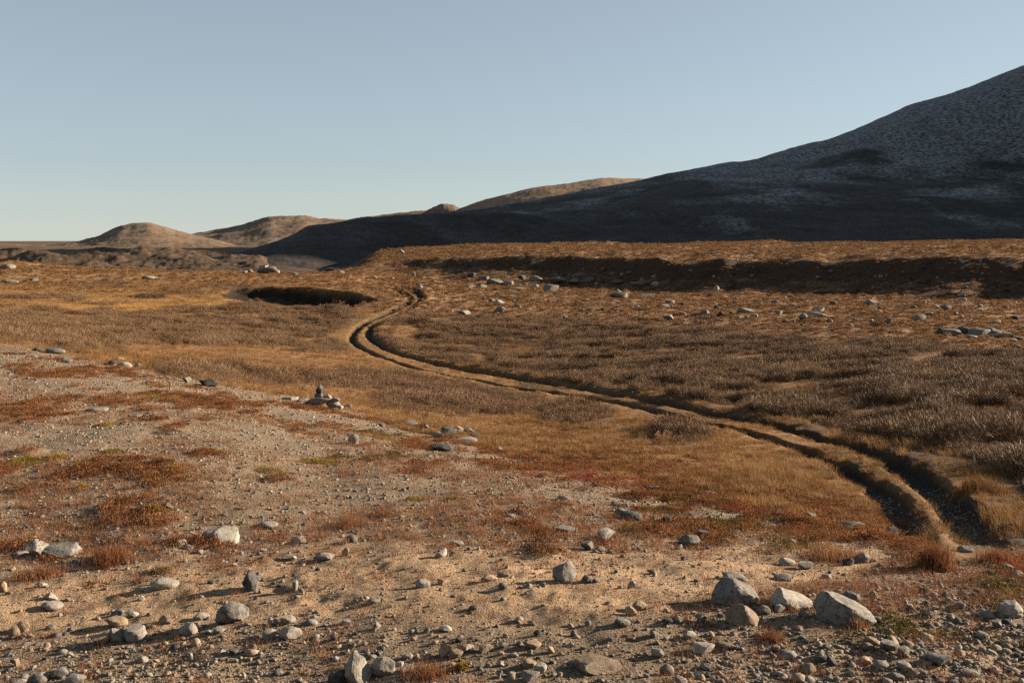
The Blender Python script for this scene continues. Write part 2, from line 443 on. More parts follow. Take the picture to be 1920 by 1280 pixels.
def leaf_mat(name, stops, scale=0.5, rough=0.85, trans=0.25):
    """plant colour varied plant by plant and in broad drifts over the ground"""
    m, t, b = new_mat(name)
    b.inputs['Roughness'].default_value = rough
    pos = nd(t, 'ShaderNodeNewGeometry').outputs['Position']
    rnd = nd(t, 'ShaderNodeObjectInfo').outputs['Random']
    n = noise_n(t, scale, 4, 0.6, pos)
    a = nd(t, 'ShaderNodeMath', operation='MULTIPLY_ADD'); t.links.new(rnd, a.inputs[0]); a.inputs[1].default_value = 0.35; 
    s = nd(t, 'ShaderNodeMath', operation='SUBTRACT'); t.links.new(n, s.inputs[0]); s.inputs[1].default_value = 0.175
    t.links.new(s.outputs[0], a.inputs[2])
    c = ramp(t, a.outputs[0], [(p_, alb(q_)) for p_, q_ in stops])
    n5 = noise_n(t, 30.0, 2, 0.6, pos)
    c = mixc(t, 1.0, c, ramp(t, n5, [(0.3, (0.6, 0.6, 0.6)), (0.7, (1.35, 1.3, 1.25))]), 'MULTIPLY')
    t.links.new(c, b.inputs['Base Color'])
    if trans:
        tr = nd(t, 'ShaderNodeBsdfTranslucent'); t.links.new(c, tr.inputs['Color'])
        mx = nd(t, 'ShaderNodeMixShader'); mx.inputs[0].default_value = trans
        t.links.new(b.outputs[0], mx.inputs[1]); t.links.new(tr.outputs[0], mx.inputs[2])
        t.links.new(mx.outputs[0], t.nodes['Material Output'].inputs['Surface'])
    return m

M_GROUND = ground_mat()
M_MOUNT = hill_mat('mountain_scree', (0.030, 0.024, 0.017), (0.25, 0.26, 0.265), (0.010, 0.0095, 0.009), 1.0, (0.45, 0.6), True)
M_HILL = hill_mat('far_hill_heath', (0.19, 0.11, 0.055), (0.20, 0.17, 0.135), (0.035, 0.027, 0.02), 3.0, (0.45, 0.65))
M_SHOULDER = hill_mat('shoulder_scree', (0.033, 0.025, 0.017), (0.085, 0.086, 0.088), (0.011, 0.010, 0.009), 2.0, (0.45, 0.65))
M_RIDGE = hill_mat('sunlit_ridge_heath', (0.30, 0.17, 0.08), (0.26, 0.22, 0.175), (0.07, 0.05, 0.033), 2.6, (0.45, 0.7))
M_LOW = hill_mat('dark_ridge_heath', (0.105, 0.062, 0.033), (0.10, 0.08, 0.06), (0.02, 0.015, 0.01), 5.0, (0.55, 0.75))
ROCKS = {
 'pale': rock_mat('pale_granite', (0.25, 0.222, 0.185), (0.36, 0.33, 0.285), (0.09, 0.08, 0.065), 0.5),
 'grey': rock_mat('grey_gneiss', (0.155, 0.144, 0.127), (0.26, 0.242, 0.214), (0.04, 0.04, 0.035), 0.75),
 'tan': rock_mat('tan_sandstone', (0.27, 0.195, 0.125), (0.37, 0.28, 0.195), (0.08, 0.055, 0.035), 0.5),
 'dark': rock_mat('dark_lichened_rock', (0.06, 0.057, 0.05), (0.13, 0.125, 0.115), (0.02, 0.02, 0.018), 0.8),
}
M_TWIG = leaf_mat('willow_twigs', [(0.25, (0.085, 0.048, 0.025)), (0.5, (0.25, 0.148, 0.075)), (0.75, (0.37, 0.245, 0.138))], 0.25, 0.6, 0.0)
M_TIP = leaf_mat('willow_dry_leaves', [(0.25, (0.11, 0.048, 0.018)), (0.5, (0.18, 0.09, 0.035)), (0.75, (0.29, 0.185, 0.10))], 0.3)
M_GRASS = leaf_mat('dry_sedge', [(0.2, (0.11, 0.068, 0.022)), (0.42, (0.28, 0.15, 0.056)), (0.72, (0.46, 0.275, 0.125))], 0.22)
M_ORANGE = leaf_mat('rusty_grass', [(0.25, (0.19, 0.07, 0.028)), (0.5, (0.28, 0.125, 0.055)), (0.75, (0.36, 0.20, 0.10))], 0.6)
M_HEATH = leaf_mat('rusty_heath', [(0.2, (0.06, 0.038, 0.014)), (0.4, (0.17, 0.066, 0.026)), (0.58, (0.28, 0.115, 0.042)), (0.8, (0.18, 0.105, 0.03))], 0.7)
M_OUTER = leaf_mat('far_heath', [(0.25, (0.085, 0.045, 0.02)), (0.5, (0.225, 0.118, 0.05)), (0.75, (0.35, 0.20, 0.09))], 0.3)
M_MOSS = leaf_mat('yellow_green_moss', [(0.25, (0.11, 0.085, 0.012)), (0.5, (0.24, 0.165, 0.02)), (0.75, (0.34, 0.205, 0.03))], 2.0)
M_OLIVE = leaf_mat('olive_crowberry', [(0.25, (0.04, 0.034, 0.010)), (0.5, (0.085, 0.066, 0.018)), (0.75, (0.12, 0.08, 0.024))], 1.0)
M_RED = leaf_mat('crimson_bearberry', [(0.25, (0.15, 0.014, 0.016)), (0.5, (0.28, 0.026, 0.026)), (0.75, (0.34, 0.06, 0.034))], 1.5)
M_GOLD = leaf_mat('golden_birch_leaves', [(0.25, (0.28, 0.13, 0.045)), (0.5, (0.42, 0.23, 0.10)), (0.75, (0.48, 0.30, 0.15))], 1.5)

# ------------------------------------------------------------------ mesh helpers
def mesh_from(name, V, Fc, mats=(), smooth=False, mi=None, sharp=None):
    me = bpy.data.meshes.new(name)
    V = np.asarray(V, np.float32)
    if isinstance(Fc, np.ndarray):
        nf, k = Fc.shape
        me.vertices.add(len(V)); me.vertices.foreach_set('co', V.ravel())
        me.loops.add(nf * k); me.loops.foreach_set('vertex_index', Fc.astype(np.int32).ravel())
        me.polygons.add(nf); me.polygons.foreach_set('loop_start', np.arange(0, nf * k, k, dtype=np.int32))
        me.update(calc_edges=True)
    else:
        me.from_pydata([tuple(map(float, v)) for v in V], [], Fc)
    if smooth: me.polygons.foreach_set('use_smooth', np.ones(len(me.polygons), bool))
    if sharp: me.set_sharp_from_angle(angle=sharp)
    if mi is not None: me.polygons.foreach_set('material_index', np.asarray(mi, np.int32))
    for m in mats: me.materials.append(m)
    me.update()
    return me

def add_obj(name, me, **props):
    o = bpy.data.objects.new(name, me)
    COL.objects.link(o)
    for k, v in props.items(): o[k] = v
    return o

def grid_faces(nr, nc):
    i = np.arange(nr - 1)[:, None] * nc + np.arange(nc - 1)[None, :]
    i = i.ravel()
    return np.stack([i, i + 1, i + nc + 1, i + nc], 1)

# ------------------------------------------------------------------ ground sheet
def build_ground():
    ys = np.concatenate([np.linspace(-8, 6, 20)[:-1], np.exp(np.linspace(math.log(6), math.log(42), 330))[:-1],
                         np.exp(np.linspace(math.log(42), math.log(140), 165))[:-1], np.linspace(140, 172, 90)[:-1],
                         np.exp(np.linspace(math.log(172), math.log(460), 140))[:-1], np.exp(np.linspace(math.log(460), math.log(12000), 70))])
    us = np.linspace(-0.95, 0.95, 800)
    Yg, Ug = np.meshgrid(ys, us, indexing='ij')
    Xg = Ug * np.maximum(Yg, 6.0)
    X = Xg.ravel(); Y = Yg.ravel()
    Z, W = height(X, Y, True)
    me = mesh_from('ground', np.stack([X, Y, Z], 1), grid_faces(len(ys), len(us)), (M_GROUND,), True)
    zg = Z.reshape(Yg.shape); slp = np.zeros_like(zg); slp[1:-1] = -(zg[2:] - zg[:-2]) / (Yg[2:] - Yg[:-2]); slp = slp.ravel()
    def c3(r, g, b): return np.array([r, g, b])[None, :]
    n1, n2, n3 = W['n1'][:, None], W['n2'][:, None], W['n3'][:, None]
    grass = c3(.30, .158, .062) * (1 + 0.35 * n2) ; olive = c3(.13, .095, .03)
    c = grass + (olive - grass) * sstep(0.1, 0.5, n1 * 0.7 + n2 * 0.4)
    gold = np.exp(-((W['px'] - 230) / 330) ** 2 - ((W['py'] - 570) / 22) ** 2)[:, None]
    c = c + (c3(.44, .235, .06) - c) * gold * 0.8
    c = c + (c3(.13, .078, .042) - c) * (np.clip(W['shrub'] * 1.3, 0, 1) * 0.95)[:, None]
    oc = c3(.28, .155, .072) * (1 + 0.4 * n1) + c3(.06, .04, .02) * n2
    c = c + (oc - c) * W['outer'][:, None]
    gravel = c3(.25, .178, .112) * (1 + 0.3 * n1)
    c = c + (gravel - c) * W['slope'][:, None]
    c = c + (c3(.30, .198, .115) * (1 + 0.2 * n1 + 0.12 * n3) - c) * W['sand'][:, None]
    hc = c3(.18, .082, .034) * (1 + 0.5 * n3)
    c = c + (hc - c) * (W['heath'] * 0.85)[:, None]
    c = c + (c3(.032, .024, .018) - c) * (np.clip(W['rut'] * 1.4, 0, 1) * (0.35 + 0.65 * sstep(17, 21, Y)))[:, None]  # shadow in the ruts painted into the floor colour
    mid = np.exp(-(W['mid'] / 1.0) ** 2)[:, None] * (1 - W['rut'][:, None]) * (W['valley'][:, None])
    c = c + (c3(.33, .195, .065) - c) * mid * 0.6 * sstep(40, 70, Y)[:, None]
    c = c + (c3(.03, .022, .014) - c) * np.clip(W['cut'] * 3 - .1, 0, 1)[:, None]  # shade of the stream hollow painted into its walls and floor
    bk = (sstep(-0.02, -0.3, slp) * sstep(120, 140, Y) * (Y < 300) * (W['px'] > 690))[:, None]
    c = c + (c3(.05, .032, .02) - c) * bk * 0.9  # terrace bank's shade put into the colour of its steep front
    dk = (sstep(275, 315, Y + 10 * W['n2']) * sstep(760, 640, W['px']))[:, None]
    c = c + (c3(.085, .058, .036) * (1 + .4 * n1) - c) * dk  # shaded band on the far left painted in as darker ground
    fh = sstep(380, 460, Y)[:, None]
    c = c + (c3(.12, .075, .042) * (1 + 0.4 * n2) - c) * fh
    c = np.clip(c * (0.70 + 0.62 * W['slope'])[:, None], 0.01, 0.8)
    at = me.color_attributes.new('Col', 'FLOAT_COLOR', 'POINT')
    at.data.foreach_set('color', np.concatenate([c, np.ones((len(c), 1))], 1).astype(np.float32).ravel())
    ga = me.attributes.new('grav', 'FLOAT', 'POINT')
    g = np.clip(W['slope'] * (1 - 0.75 * W['sand']) * (1 - 0.8 * W['heath']), 0, 1)
    ga.data.foreach_set('value', g.astype(np.float32))
    return add_obj('ground', me, kind='structure')
build_ground()

# ------------------------------------------------------------------ hills and the mountain
def hill(name, mat, cols, rows_fn, x0, x1, nc, nr, amp, wl, seed, crag=0.4):
    """cols: photograph columns; rows_fn(px) -> list of (metres away, height) from front foot to back foot"""
    pc = np.linspace(x0, x1, nc)
    tab = [rows_fn(p) for p in cols]
    K = len(tab[0])
    Dk = np.array([pchip1(cols, [tab[i][k][0] for i in range(len(cols))], pc) for k in range(K)])
    Zk = np.array([pchip1(cols, [tab[i][k][1] for i in range(len(cols))], pc) for k in range(K)])
    Yg = np.zeros((nr, nc)); Zg = np.zeros((nr, nc)); 
    s = np.linspace(0, 1, nr)
    for j in range(nc):
        y = Dk[0, j] + (Dk[-1, j] - Dk[0, j]) * s ** 1.3
        Yg[:, j] = y; Zg[:, j] = pchip1(Dk[:, j], Zk[:, j], y)
    Xg = (pc[None, :] - 960) / F * Yg
    X, Y, Z = Xg.ravel(), Yg.ravel(), Zg.ravel()
    te = np.repeat(np.linspace(0, 1, nc)[None, :], nr, 0).ravel(); ed = sstep(0, .08, te) * sstep(1, .92, te)
    Z = Z - (1 - ed) * 9.0 + ed * amp * fbm(X / wl, Y / wl, seed, 6, 0.52) + amp * crag * (np.abs(fbm(X / (wl * .23), Y / (wl * .23), seed + 5, 5, .6)) - 0.3)
    me = mesh_from(name, np.stack([X, Y, Z], 1), grid_faces(nr, nc), (mat,), True)
    return add_obj(name, me, kind='structure')

def zz(py, d): return (HOR - py) / F * d
SKY_M = [(560,470),(640,430),(700,414),(767,405),(840,401),(873,398),(900,395),(933,389),(960,383),(1000,378),(1050,371),(1100,361),(1140,354),(1200,343),(1312,321),(1410,299),(1500,272),(1575,253),(1650,224),(1706,202),(1762,186),(1837,159),(1920,126),(2100,40),(2400,-170),(2700,-330),(3200,-380),(3700,-330),(4300,-200)]
def mount_rows(p):
    s = pl(SKY_M, p)
    dc = pl([(560,1250),(960,1300),(1230,1280),(1500,1220),(1920,1180),(2200,1000),(2600,900),(4300,900)], p)
    zc = zz(s, dc)
    off = sstep(1960, 2650, np.array(p, float)).item()
    za = zz(pl([(560,470),(760,420),(1000,392),(1230,352),(1500,345),(1920,342),(4300,342)], p), 790)
    zm = zz(pl([(560,476),(760,448),(1000,430),(1230,412),(1500,405),(1920,400),(4300,400)], p), 640)
    za = min(za, zc * 0.8 + 1); zb = min(za * 1.08 + 2, zc * .88); zm = min(zm, zc * .5)
    zm += (190 - zm) * off; za += (330 - za) * off; zb += (370 - zb) * off  # unseen right flank shaped steep and high to cast shade over the hills
    wide = sstep(1250, 1420, np.array(p, float)).item()
    zk = (zc - 45 - 0.1 * zc) * (1 - wide) + zc * 1.17 * wide
    return [(455, -22), (520, -8), (640, zm), (790, za), (850, zb), (dc, zc), (dc + 300, zk), (dc + 1300, -40)]
mcols = [560,640,700,767,840,873,900,933,960,1000,1050,1100,1140,1200,1312,1410,1500,1575,1650,1706,1762,1837,1920,2100,2400,2700,3200,3700,4300]
hill('mountain', M_MOUNT, mcols, mount_rows, 560, 4300, 620, 280, 6.0, 95, 101, 0.16)

SKY_A = [(330,500),(390,486),(443,475),(493,460),(547,441),(583,423),(617,420),(640,416),(667,411),(717,405),(767,402),(847,400),(900,398),(960,400),(1040,412),(1150,440),(1250,470)]
def hill_a_rows(p):
    s = pl(SKY_A, p); d = pl([(-300,400),(200,430),(380,470),(640,540),(900,600),(1250,620)], p)
    zc = zz(s, d)
    return [(d - 150, -20), (d - 110, -13.0), (d - 45, -10 + (zc + 10) * .55), (d, zc), (d + 60, zc - 2), (d + 180, -24)]
hill('shoulder_hill', M_SHOULDER, [a for a, _ in SKY_A], hill_a_rows, 330, 1250, 320, 130, 1.3, 22, 131)
SKY_L = [(-400,486),(-150,480),(0,474),(40,471),(75,478),(110,480),(150,472),(200,467),(270,468),(330,471),(400,476),(470,484),(560,500)]
def low_rows(p):
    s = pl(SKY_L, p); d = pl([(-400,400),(200,420),(560,450)], p); zc = zz(s, d)
    return [(d - 110, -17), (d - 90, -13.5), (d - 62, -11.2), (d - 48, -12.3), (d - 20, -9.3), (d, zc), (d + 40, zc - 2), (d + 120, -24)]
hill('low_ridge', M_LOW, [a for a, _ in SKY_L], low_rows, -400, 560, 380, 140, 3.6, 19, 141, 0.2)

SKY_B = [(-500,462),(-200,456),(0,457),(93,460),(133,456),(187,441),(230,423),(273,418),(300,424),(333,434),(360,440),(400,446),(460,462),(520,470)]
def hill_b_rows(p):
    s = pl(SKY_B, p); d = 1250; zc = zz(s, d)
    return [(d - 420, -26), (d - 250, -17 + 0.25 * (zc + 16)), (d - 90, -16 + 0.7 * (zc + 16)), (d, zc), (d + 120, zc - 3), (d + 500, -40)]
hill('knoll_hill', M_HILL, [a for a, _ in SKY_B], hill_b_rows, -500, 520, 340, 140, 4.0, 55, 151)
SKY_C = [(200,462),(333,446),(360,440),(400,435),(450,424),(513,406),(567,405),(600,410),(640,411),(700,406),(767,399),(840,394),(900,392),(1000,400),(1100,420)]
def hill_c_rows(p):
    s = pl(SKY_C, p); d = 1750; zc = zz(s, d)
    return [(d - 600, -30), (d - 350, -20 + 0.3 * (zc + 18)), (d - 120, -18 + 0.78 * (zc + 18)), (d, zc), (d + 160, zc - 4), (d + 700, -50)]
hill('long_hill', M_HILL, [a for a, _ in SKY_C], hill_c_rows, 200, 1100, 300, 120, 5.5, 75, 171)
SKY_D = [(780,410),(795,398),(807,391),(820,385),(833,382),(848,384),(860,389),(875,396),(890,408)]
def hill_d_rows(p):
    s = pl(SKY_D, p); d = 1500; zc = zz(s, d)
    return [(d - 60, 10), (d - 30, 24), (d - 12, zc - 4), (d, zc), (d + 20, zc - 3), (d + 80, 5)]
hill('rocky_knob', M_HILL, [a for a, _ in SKY_D], hill_d_rows, 780, 890, 80, 50, 2.2, 12, 181)

SKY_R = [(760,412),(840,397),(873,387),(900,377),(933,367),(960,360),(1000,352),(1050,345),(1100,338),(1140,333),(1200,334),(1260,329),(1330,322),(1420,330),(1500,350)]
def ridge_rows(p):
    s = pl(SKY_R, p); d = 1560; zc = zz(s, d)
    return [(d - 330, zc - 75), (d - 200, zc - 34), (d - 80, zc - 11), (d, zc), (d + 120, zc - 6), (d + 700, -20)]
hill('sunlit_ridge', M_RIDGE, [a for a, _ in SKY_R], ridge_rows, 760, 1500, 260, 110, 3.0, 60, 191)

# ------------------------------------------------------------------ rocks
def ico(sub):
    import bmesh
    bm = bmesh.new(); bmesh.ops.create_icosphere(bm, subdivisions=sub, radius=1.0)
    V = np.array([v.co[:] for v in bm.verts]); Fc = np.array([[v.index for v in f.verts] for f in bm.faces])
    bm.free(); return V, Fc
ICO = {s: ico(s) for s in (1, 2, 3, 4)}

def unit3(v):
    v = np.array(v, float); return v / np.linalg.norm(v)

CUTS = {'A': [(.6,-.1,.75,.6), (-.75,-.15,.6,.55), (0,-1,.25,.7)], 'B': [(.75,-.45,.55,.5), (-.65,-.5,.65,.5), (.1,-1,.3,.7)], 'C': [(.45,0,.85,.6), (-.8,0,.5,.7)],
        'D': [(.55,-.05,.83,.3), (-.85,-.3,.45,.75), (-.2,-1,.15,.62)], 'W': [(-.8,-.2,.5,.45), (.75,-.5,.45,.6)], 'O': [(.7,-.5,.5,.75), (-.5,-.7,.5,.8)]}

def rock_shape(seed, sub=3, ang=0.6, rough=0.05, cuts=()):
    r = np.random.default_rng(seed)
    V, Fc = ICO[sub]; V = V.copy()
    V *= np.array([1.0, 0.8, 0.75]) * r.uniform(0.85, 1.15, 3)
    off = r.uniform(-50, 50, 3)
    low = np.array([mnoise.noise(Vector(v * 0.9 + off)) for v in V])
    V *= (1 + 0.28 * low)[:, None]
    for i in range(int(5 + ang * 13)):
        n = r.normal(size=3); n /= np.linalg.norm(n)
        lim = r.uniform(0.5, 0.8) / (0.62 + 0.38 * min(ang, 1))
        ext = np.percentile(V @ n, 99)
        h = V @ n - lim * ext
        k = h > 0
        V[k] -= (h[k] * r.uniform(0.85, 1.0))[:, None] * n
    for (a, b, c_, off) in cuts:
        n = unit3((a, b, c_)); h = V @ n - off * np.percentile(V @ n, 99); k = h > 0
        V[k] -= (h[k] * 0.8)[:, None] * n
    if rough and sub >= 2:
        hi = np.array([mnoise.fractal(Vector(v * 2.6 + off), 0.9, 2.1, 5 if sub > 2 else 2) for v in V])
        V *= (1 + rough * hi)[:, None]
    a = 0.0 if cuts else r.uniform(0, 6.28); c, s = math.cos(a), math.sin(a)
    V = V @ np.array([[c, -s, 0], [s, c, 0], [0, 0, 1]])
    lo, hi_ = V.min(0), V.max(0)
    V = (V - (lo + hi_) / 2) / (hi_ - lo)
    V[:, 2] += 0.5          # unit box standing on z = 0
    return V, Fc

LIB = []
for i in range(22):
    V, Fc = rock_shape(500 + i, 3, [0.35, 0.8, 1.2][i % 3], 0.07)
    LIB.append(mesh_from('rock_shape', V, Fc, (ROCKS['pale'],), True, None, 0.42))

ROCK_COUNT = {}
STONES = []      # records for labelling
def put_rock(px, base, w, h, style='pale', name='stone', shape=None, unique=False, tilt=0.0, rec=True, dep=None, label=None, category=None, group=None, sink=0.22, zadd=0.0, parent=None):
    X, D = h_at_pix(px, base)
    ww = w * D / F; hh = 0.84 * h * D / F / (1 - sink)
    dd = (dep if dep else 0.85) * ww if ww > hh else (dep or 0.85) * 0.5 * (ww + hh)
    D2 = D + dd * 0.42; X2 = (px - 960) / F * D2
    sd = (ROCK_COUNT.get('n', 0) * 7 + 13); ROCK_COUNT['n'] = ROCK_COUNT.get('n', 0) + 1
    if unique:
        V, Fc = rock_shape(900 + sd if shape is None else shape, 4, {'round': 0.4, 'jag': 0.9}.get(unique, 0.45), 0.09, CUTS.get(unique, ()))
        me = mesh_from('rock_shape', V, Fc, (ROCKS[style],), True, None, 0.35)
    else:
        me = LIB[(sd if shape is None else shape) % len(LIB)]
    o = bpy.data.objects.new(name, me); COL.objects.link(o)
    zg = height(np.array([X2 - ww * .3, X2, X2 + ww * .3]), np.array([D2, D2, D2])).mean()
    o.location = (X2, D2, zg - sink * hh + zadd)
    o.scale = (ww, dd, hh)
    rr = random.Random(sd)
    o.rotation_euler = (rr.uniform(-.06, .06), tilt, rr.choice([0, math.pi]) + rr.uniform(-0.22, 0.22) if not unique else 0.0)
    o.material_slots[0].link = 'OBJECT'; o.material_slots[0].material = ROCKS[style]
    if parent is not None:
        o.parent = parent; o.matrix_parent_inverse = parent.matrix_world.inverted()
    if label: o['label'] = label
    if category or parent is None: o['category'] = category or 'stone'
    if group: o['group'] = group
    STONES.append(dict(o=o, px=px, py=base - h / 2, w=w, h=h, style=style, label=label, D=D2, part=parent is not None))
    return o

# hand surveyed stones: (column, foot row, width, height, kind) in photograph pixels, set down on the ground where the sight line meets it
HERO = [
 (1376,1137,98,58,'grey','A','big dark-sided boulder with a pale jagged top, leftmost of the boulder row'),
 (1392,1178,68,46,'tan','B','tan pointed boulder in front of the big dark-sided boulder'),
 (1483,1145,88,43,'pale','C','long pale rounded boulder in the middle of the boulder row'),
 (1582,1173,118,68,'grey','D','largest slanting grey boulder with orange grass at its foot'),
 (1597,1128,42,23,'grey','jag','dark grey boulder just behind the largest slanting boulder'),
 (1378,1086,46,16,'pale','jag','flat pale stone tucked behind the big dark-sided boulder'),
 (1058,1090,45,44,'pale','O','round grey boulder standing alone on the tan sand'),
 (470,1106,33,42,'dark','round','dark egg-shaped stone standing upright on the sand'),
 (436,1176,62,48,'grey','round','grey humped boulder on the gravel with a long shadow'),
 (667,1279,60,62,'pale','W','tall white boulder at the lower edge of the picture'),
 (718,1266,48,36,'pale','round','pale rounded boulder leaning beside the tall white boulder'),
 (632,1282,36,30,'dark','jag','dark low stone left of the tall white boulder'),
 (113,1046,78,34,'grey','jag','two-toned boulder, dark left and pale right, beside orange grass'),
 (62,1034,62,26,'pale','jag','pale slab leaning behind the two-toned boulder'),
 (413,1017,75,31,'pale','jag','flat pale lichened slab on the gravel slope'),
 (1670,991,28,22,'grey','jag','pointed grey boulder at the end of the left wheel rut'),
 (1617,1057,33,23,'pale','round','pale rounded boulder at the foot of the heath by the track'),
 (1895,1161,47,31,'pale','round','big pale round boulder at the right edge'),
 (1598,994,68,16,'grey','jag','long grey slab lying on the heath beside the rut'),
 (1123,1262,102,22,'tan','jag','long flat tan slab at the lower edge'),
 (1293,1024,44,20,'grey','round','grey humped stone above the sand, near the heath'),
 (1183,976,44,20,'dark','round','dark rounded boulder, largest of the little cluster on the gravel slope'),
 (1754,1258,52,21,'grey','jag','flat grey slab in the rubble of the lower right corner'),
]
FG = '''38,1042,27,12,p 340,1025,20,10,p 353,1030,20,9,p 374,1036,13,9,p 220,1172,38,19,t 220,1201,29,31,p 255,1199,43,29,p 353,1191,37,25,p 187,1206,37,22,t 377,1159,29,13,p 310,1167,30,12,t 97,1141,41,18,p 95,1126,27,14,p 220,1150,27,15,g 247,1153,24,12,p 43,1181,31,21,t 27,1193,22,28,t 5,1115,17,25,t
27,1241,18,18,t 73,1277,37,17,g 110,1270,36,21,g 141,1282,44,21,p 33,1284,37,17,p 410,1194,25,14,p 543,1206,44,25,p 507,1206,30,17,p 540,1175,29,16,p 513,1175,20,13,p 553,1106,11,22,p 310,1104,51,19,p 543,1047,27,11,p 607,1050,39,14,p 560,1019,37,10,p 503,991,37,11,p 313,956,22,12,g 150,1060,18,9,p 78,1107,20,9,p 357,1238,12,16,p 267,1240,22,12,p 180,1262,19,11,p 437,1232,22,12,d
1100,1088,20,15,g 1118,1088,15,9,g 1185,1096,17,17,p 1225,1071,27,14,t 1102,1034,27,18,g 1125,1035,20,10,t 1138,1015,37,21,p 1060,1001,38,12,p 827,1047,24,20,p 858,1025,23,9,p 793,1102,29,18,p 830,1093,20,13,t 917,1087,30,12,t 943,1080,22,11,g 943,1103,18,13,g 990,1100,17,9,p 647,1042,15,20,t 610,1050,28,13,p 660,1020,20,15,g 958,970,30,9,p 985,969,30,9,p 753,976,13,8,p 700,1135,27,9,p 707,1184,15,13,p 835,1187,25,10,p
835,1234,25,25,t 855,1236,28,16,t 872,1224,30,14,t 912,1226,29,15,t 1000,1222,31,14,t 1033,1228,15,16,t 1013,1263,25,16,p 993,1256,27,17,t 995,1279,36,18,p 1200,1151,32,17,t 1183,1160,22,17,t 1167,1182,32,14,g 1077,1194,15,15,g 1228,1200,20,15,g 1233,1230,25,20,p 1102,1176,12,11,p 887,1147,18,9,d
1155,950,22,12,p 1172,952,15,11,p 1163,967,28,17,g 1230,983,26,16,d 1055,941,25,12,p 1314,1173,21,20,g 1337,1177,17,9,t 1433,1155,24,17,g 1463,1151,21,16,p 1320,1011,25,12,d 1272,1029,17,12,g 1249,987,20,16,d 1476,1058,31,18,p 1509,1066,31,18,p 1591,1061,25,16,d 1635,1054,16,10,p 1467,1087,35,11,g 1548,1082,24,9,g 1520,970,33,14,g 1500,963,15,9,g 1484,1021,17,10,p 1461,974,25,8,p
1810,1038,28,13,g 1798,1063,15,11,d 1888,1076,27,15,g 1906,1086,29,12,p 1865,1070,22,7,p 1741,1154,31,17,p 1870,1180,23,15,g 1815,1123,26,13,g 1697,1237,29,17,g 1668,1228,37,20,g 1559,1250,20,21,d 1695,1260,27,14,p 1683,1279,27,14,g 1320,1223,43,16,p 1293,1199,29,12,p 1364,1218,40,12,t 1250,1259,28,21,t 1474,1232,43,10,g 1722,1273,29,14,p 1820,1278,31,13,p'''
EDGEROCKS = '''103,664,41,12,g 70,659,18,8,d 125,680,25,13,p 210,687,16,13,d 233,690,27,14,p 225,675,18,8,p 258,689,13,11,g 390,724,39,17,d 350,716,17,11,g 257,781,19,6,p 180,770,43,9,p 543,751,33,9,p 566,753,26,9,g 593,761,17,9,p 652,766,17,9,g
841,822,33,22,g 856,810,27,13,p 820,823,23,15,p 891,826,29,14,d 880,809,23,9,g 868,832,57,9,p 829,846,46,16,d 663,833,23,22,p 766,797,37,8,p 796,802,16,9,p 715,800,15,10,g 935,847,15,7,p 970,877,29,11,d 1329,926,31,10,g 1221,921,31,9,g'''
MIDROCKS = '''1254,601,24,10,p 1322,591,21,13,g 1241,576,26,8,g 1256,568,19,8,p 1400,586,38,12,g 1414,594,15,7,p 1453,569,14,6,p 1461,590,14,8,p 1534,584,27,12,p 1530,594,34,8,p 1506,600,16,12,g 1474,606,17,7,p 1387,596,14,6,p 1389,634,24,8,g 1564,623,13,7,d 1594,611,12,7,p 1607,602,18,5,p 1669,609,13,12,g 1648,588,16,8,p 1633,571,23,10,g 1723,601,27,13,p 1774,582,21,11,g 1744,592,19,7,g 1753,576,14,6,g 1791,590,12,6,p 1811,586,11,6,p 1866,607,31,9,g
1786,630,36,14,g 1812,627,34,13,d 1838,630,40,15,g 1866,629,30,16,g 1882,634,34,12,p 1822,634,26,8,p 1796,622,26,9,g 1850,622,28,10,g 1894,641,27,10,g 1912,639,17,9,d 1908,655,25,10,g 1770,628,26,12,d 1489,576,14,6,g 1344,579,14,7,d 936,572,21,11,p 937,586,24,13,p 922,568,14,6,g 870,592,25,10,p 902,540,21,8,g 883,543,21,8,p 907,527,21,9,p 929,534,35,11,g 954,534,18,10,p 1002,540,17,10,p 1033,547,31,17,p 973,545,30,6,g 1004,529,26,10,g 1047,532,33,11,g 1080,535,31,11,g 1102,531,23,10,g 1191,541,21,9,g 1158,534,21,8,g 1030,565,8,5,g 962,563,10,5,p 1098,564,12,6,g 1182,568,10,5,g 1060,596,12,6,p 1191,600,10,5,p
1214,558,27,9,g 458,513,12,6,p 788,545,10,11,p 795,525,12,6,p 553,518,11,7,p 754,476,11,8,p 623,507,30,8,g 13,505,29,11,g 63,528,17,7,p 17,532,29,9,p 60,511,14,6,g 280,524,33,8,p 470,512,14,7,p 640,512,14,5,p 700,521,14,5,p 560,526,13,5,p 735,523,12,5,p'''
SK = dict(p='pale', g='grey', t='tan', d='dark')
for i, (a, b, w, h, st, un, lab) in enumerate(HERO):
    put_rock(a, b, w * (.95 if w > 60 else 1), h * (.9 if w > 60 else 1), st, 'boulder' if w > 30 else 'stone', None, un, label=lab, category='boulder' if w > 30 else 'stone')
def place_list(txt, name, zone):
    for tok in txt.split():
        a, b, w, h, k = tok.split(',')
        if zone == 'mid':
            w = float(w); h = float(h) * 1.1
            if k == 'p' and int(a) % 2: k = 'g'
        o = put_rock(float(a), float(b), float(w), float(h), SK[k], name)
        STONES[-1]['zone'] = zone
place_list(FG, 'stone', 'fg')
place_list(EDGEROCKS, 'boulder', 'edge')
place_list(MIDROCKS, 'boulder', 'mid')

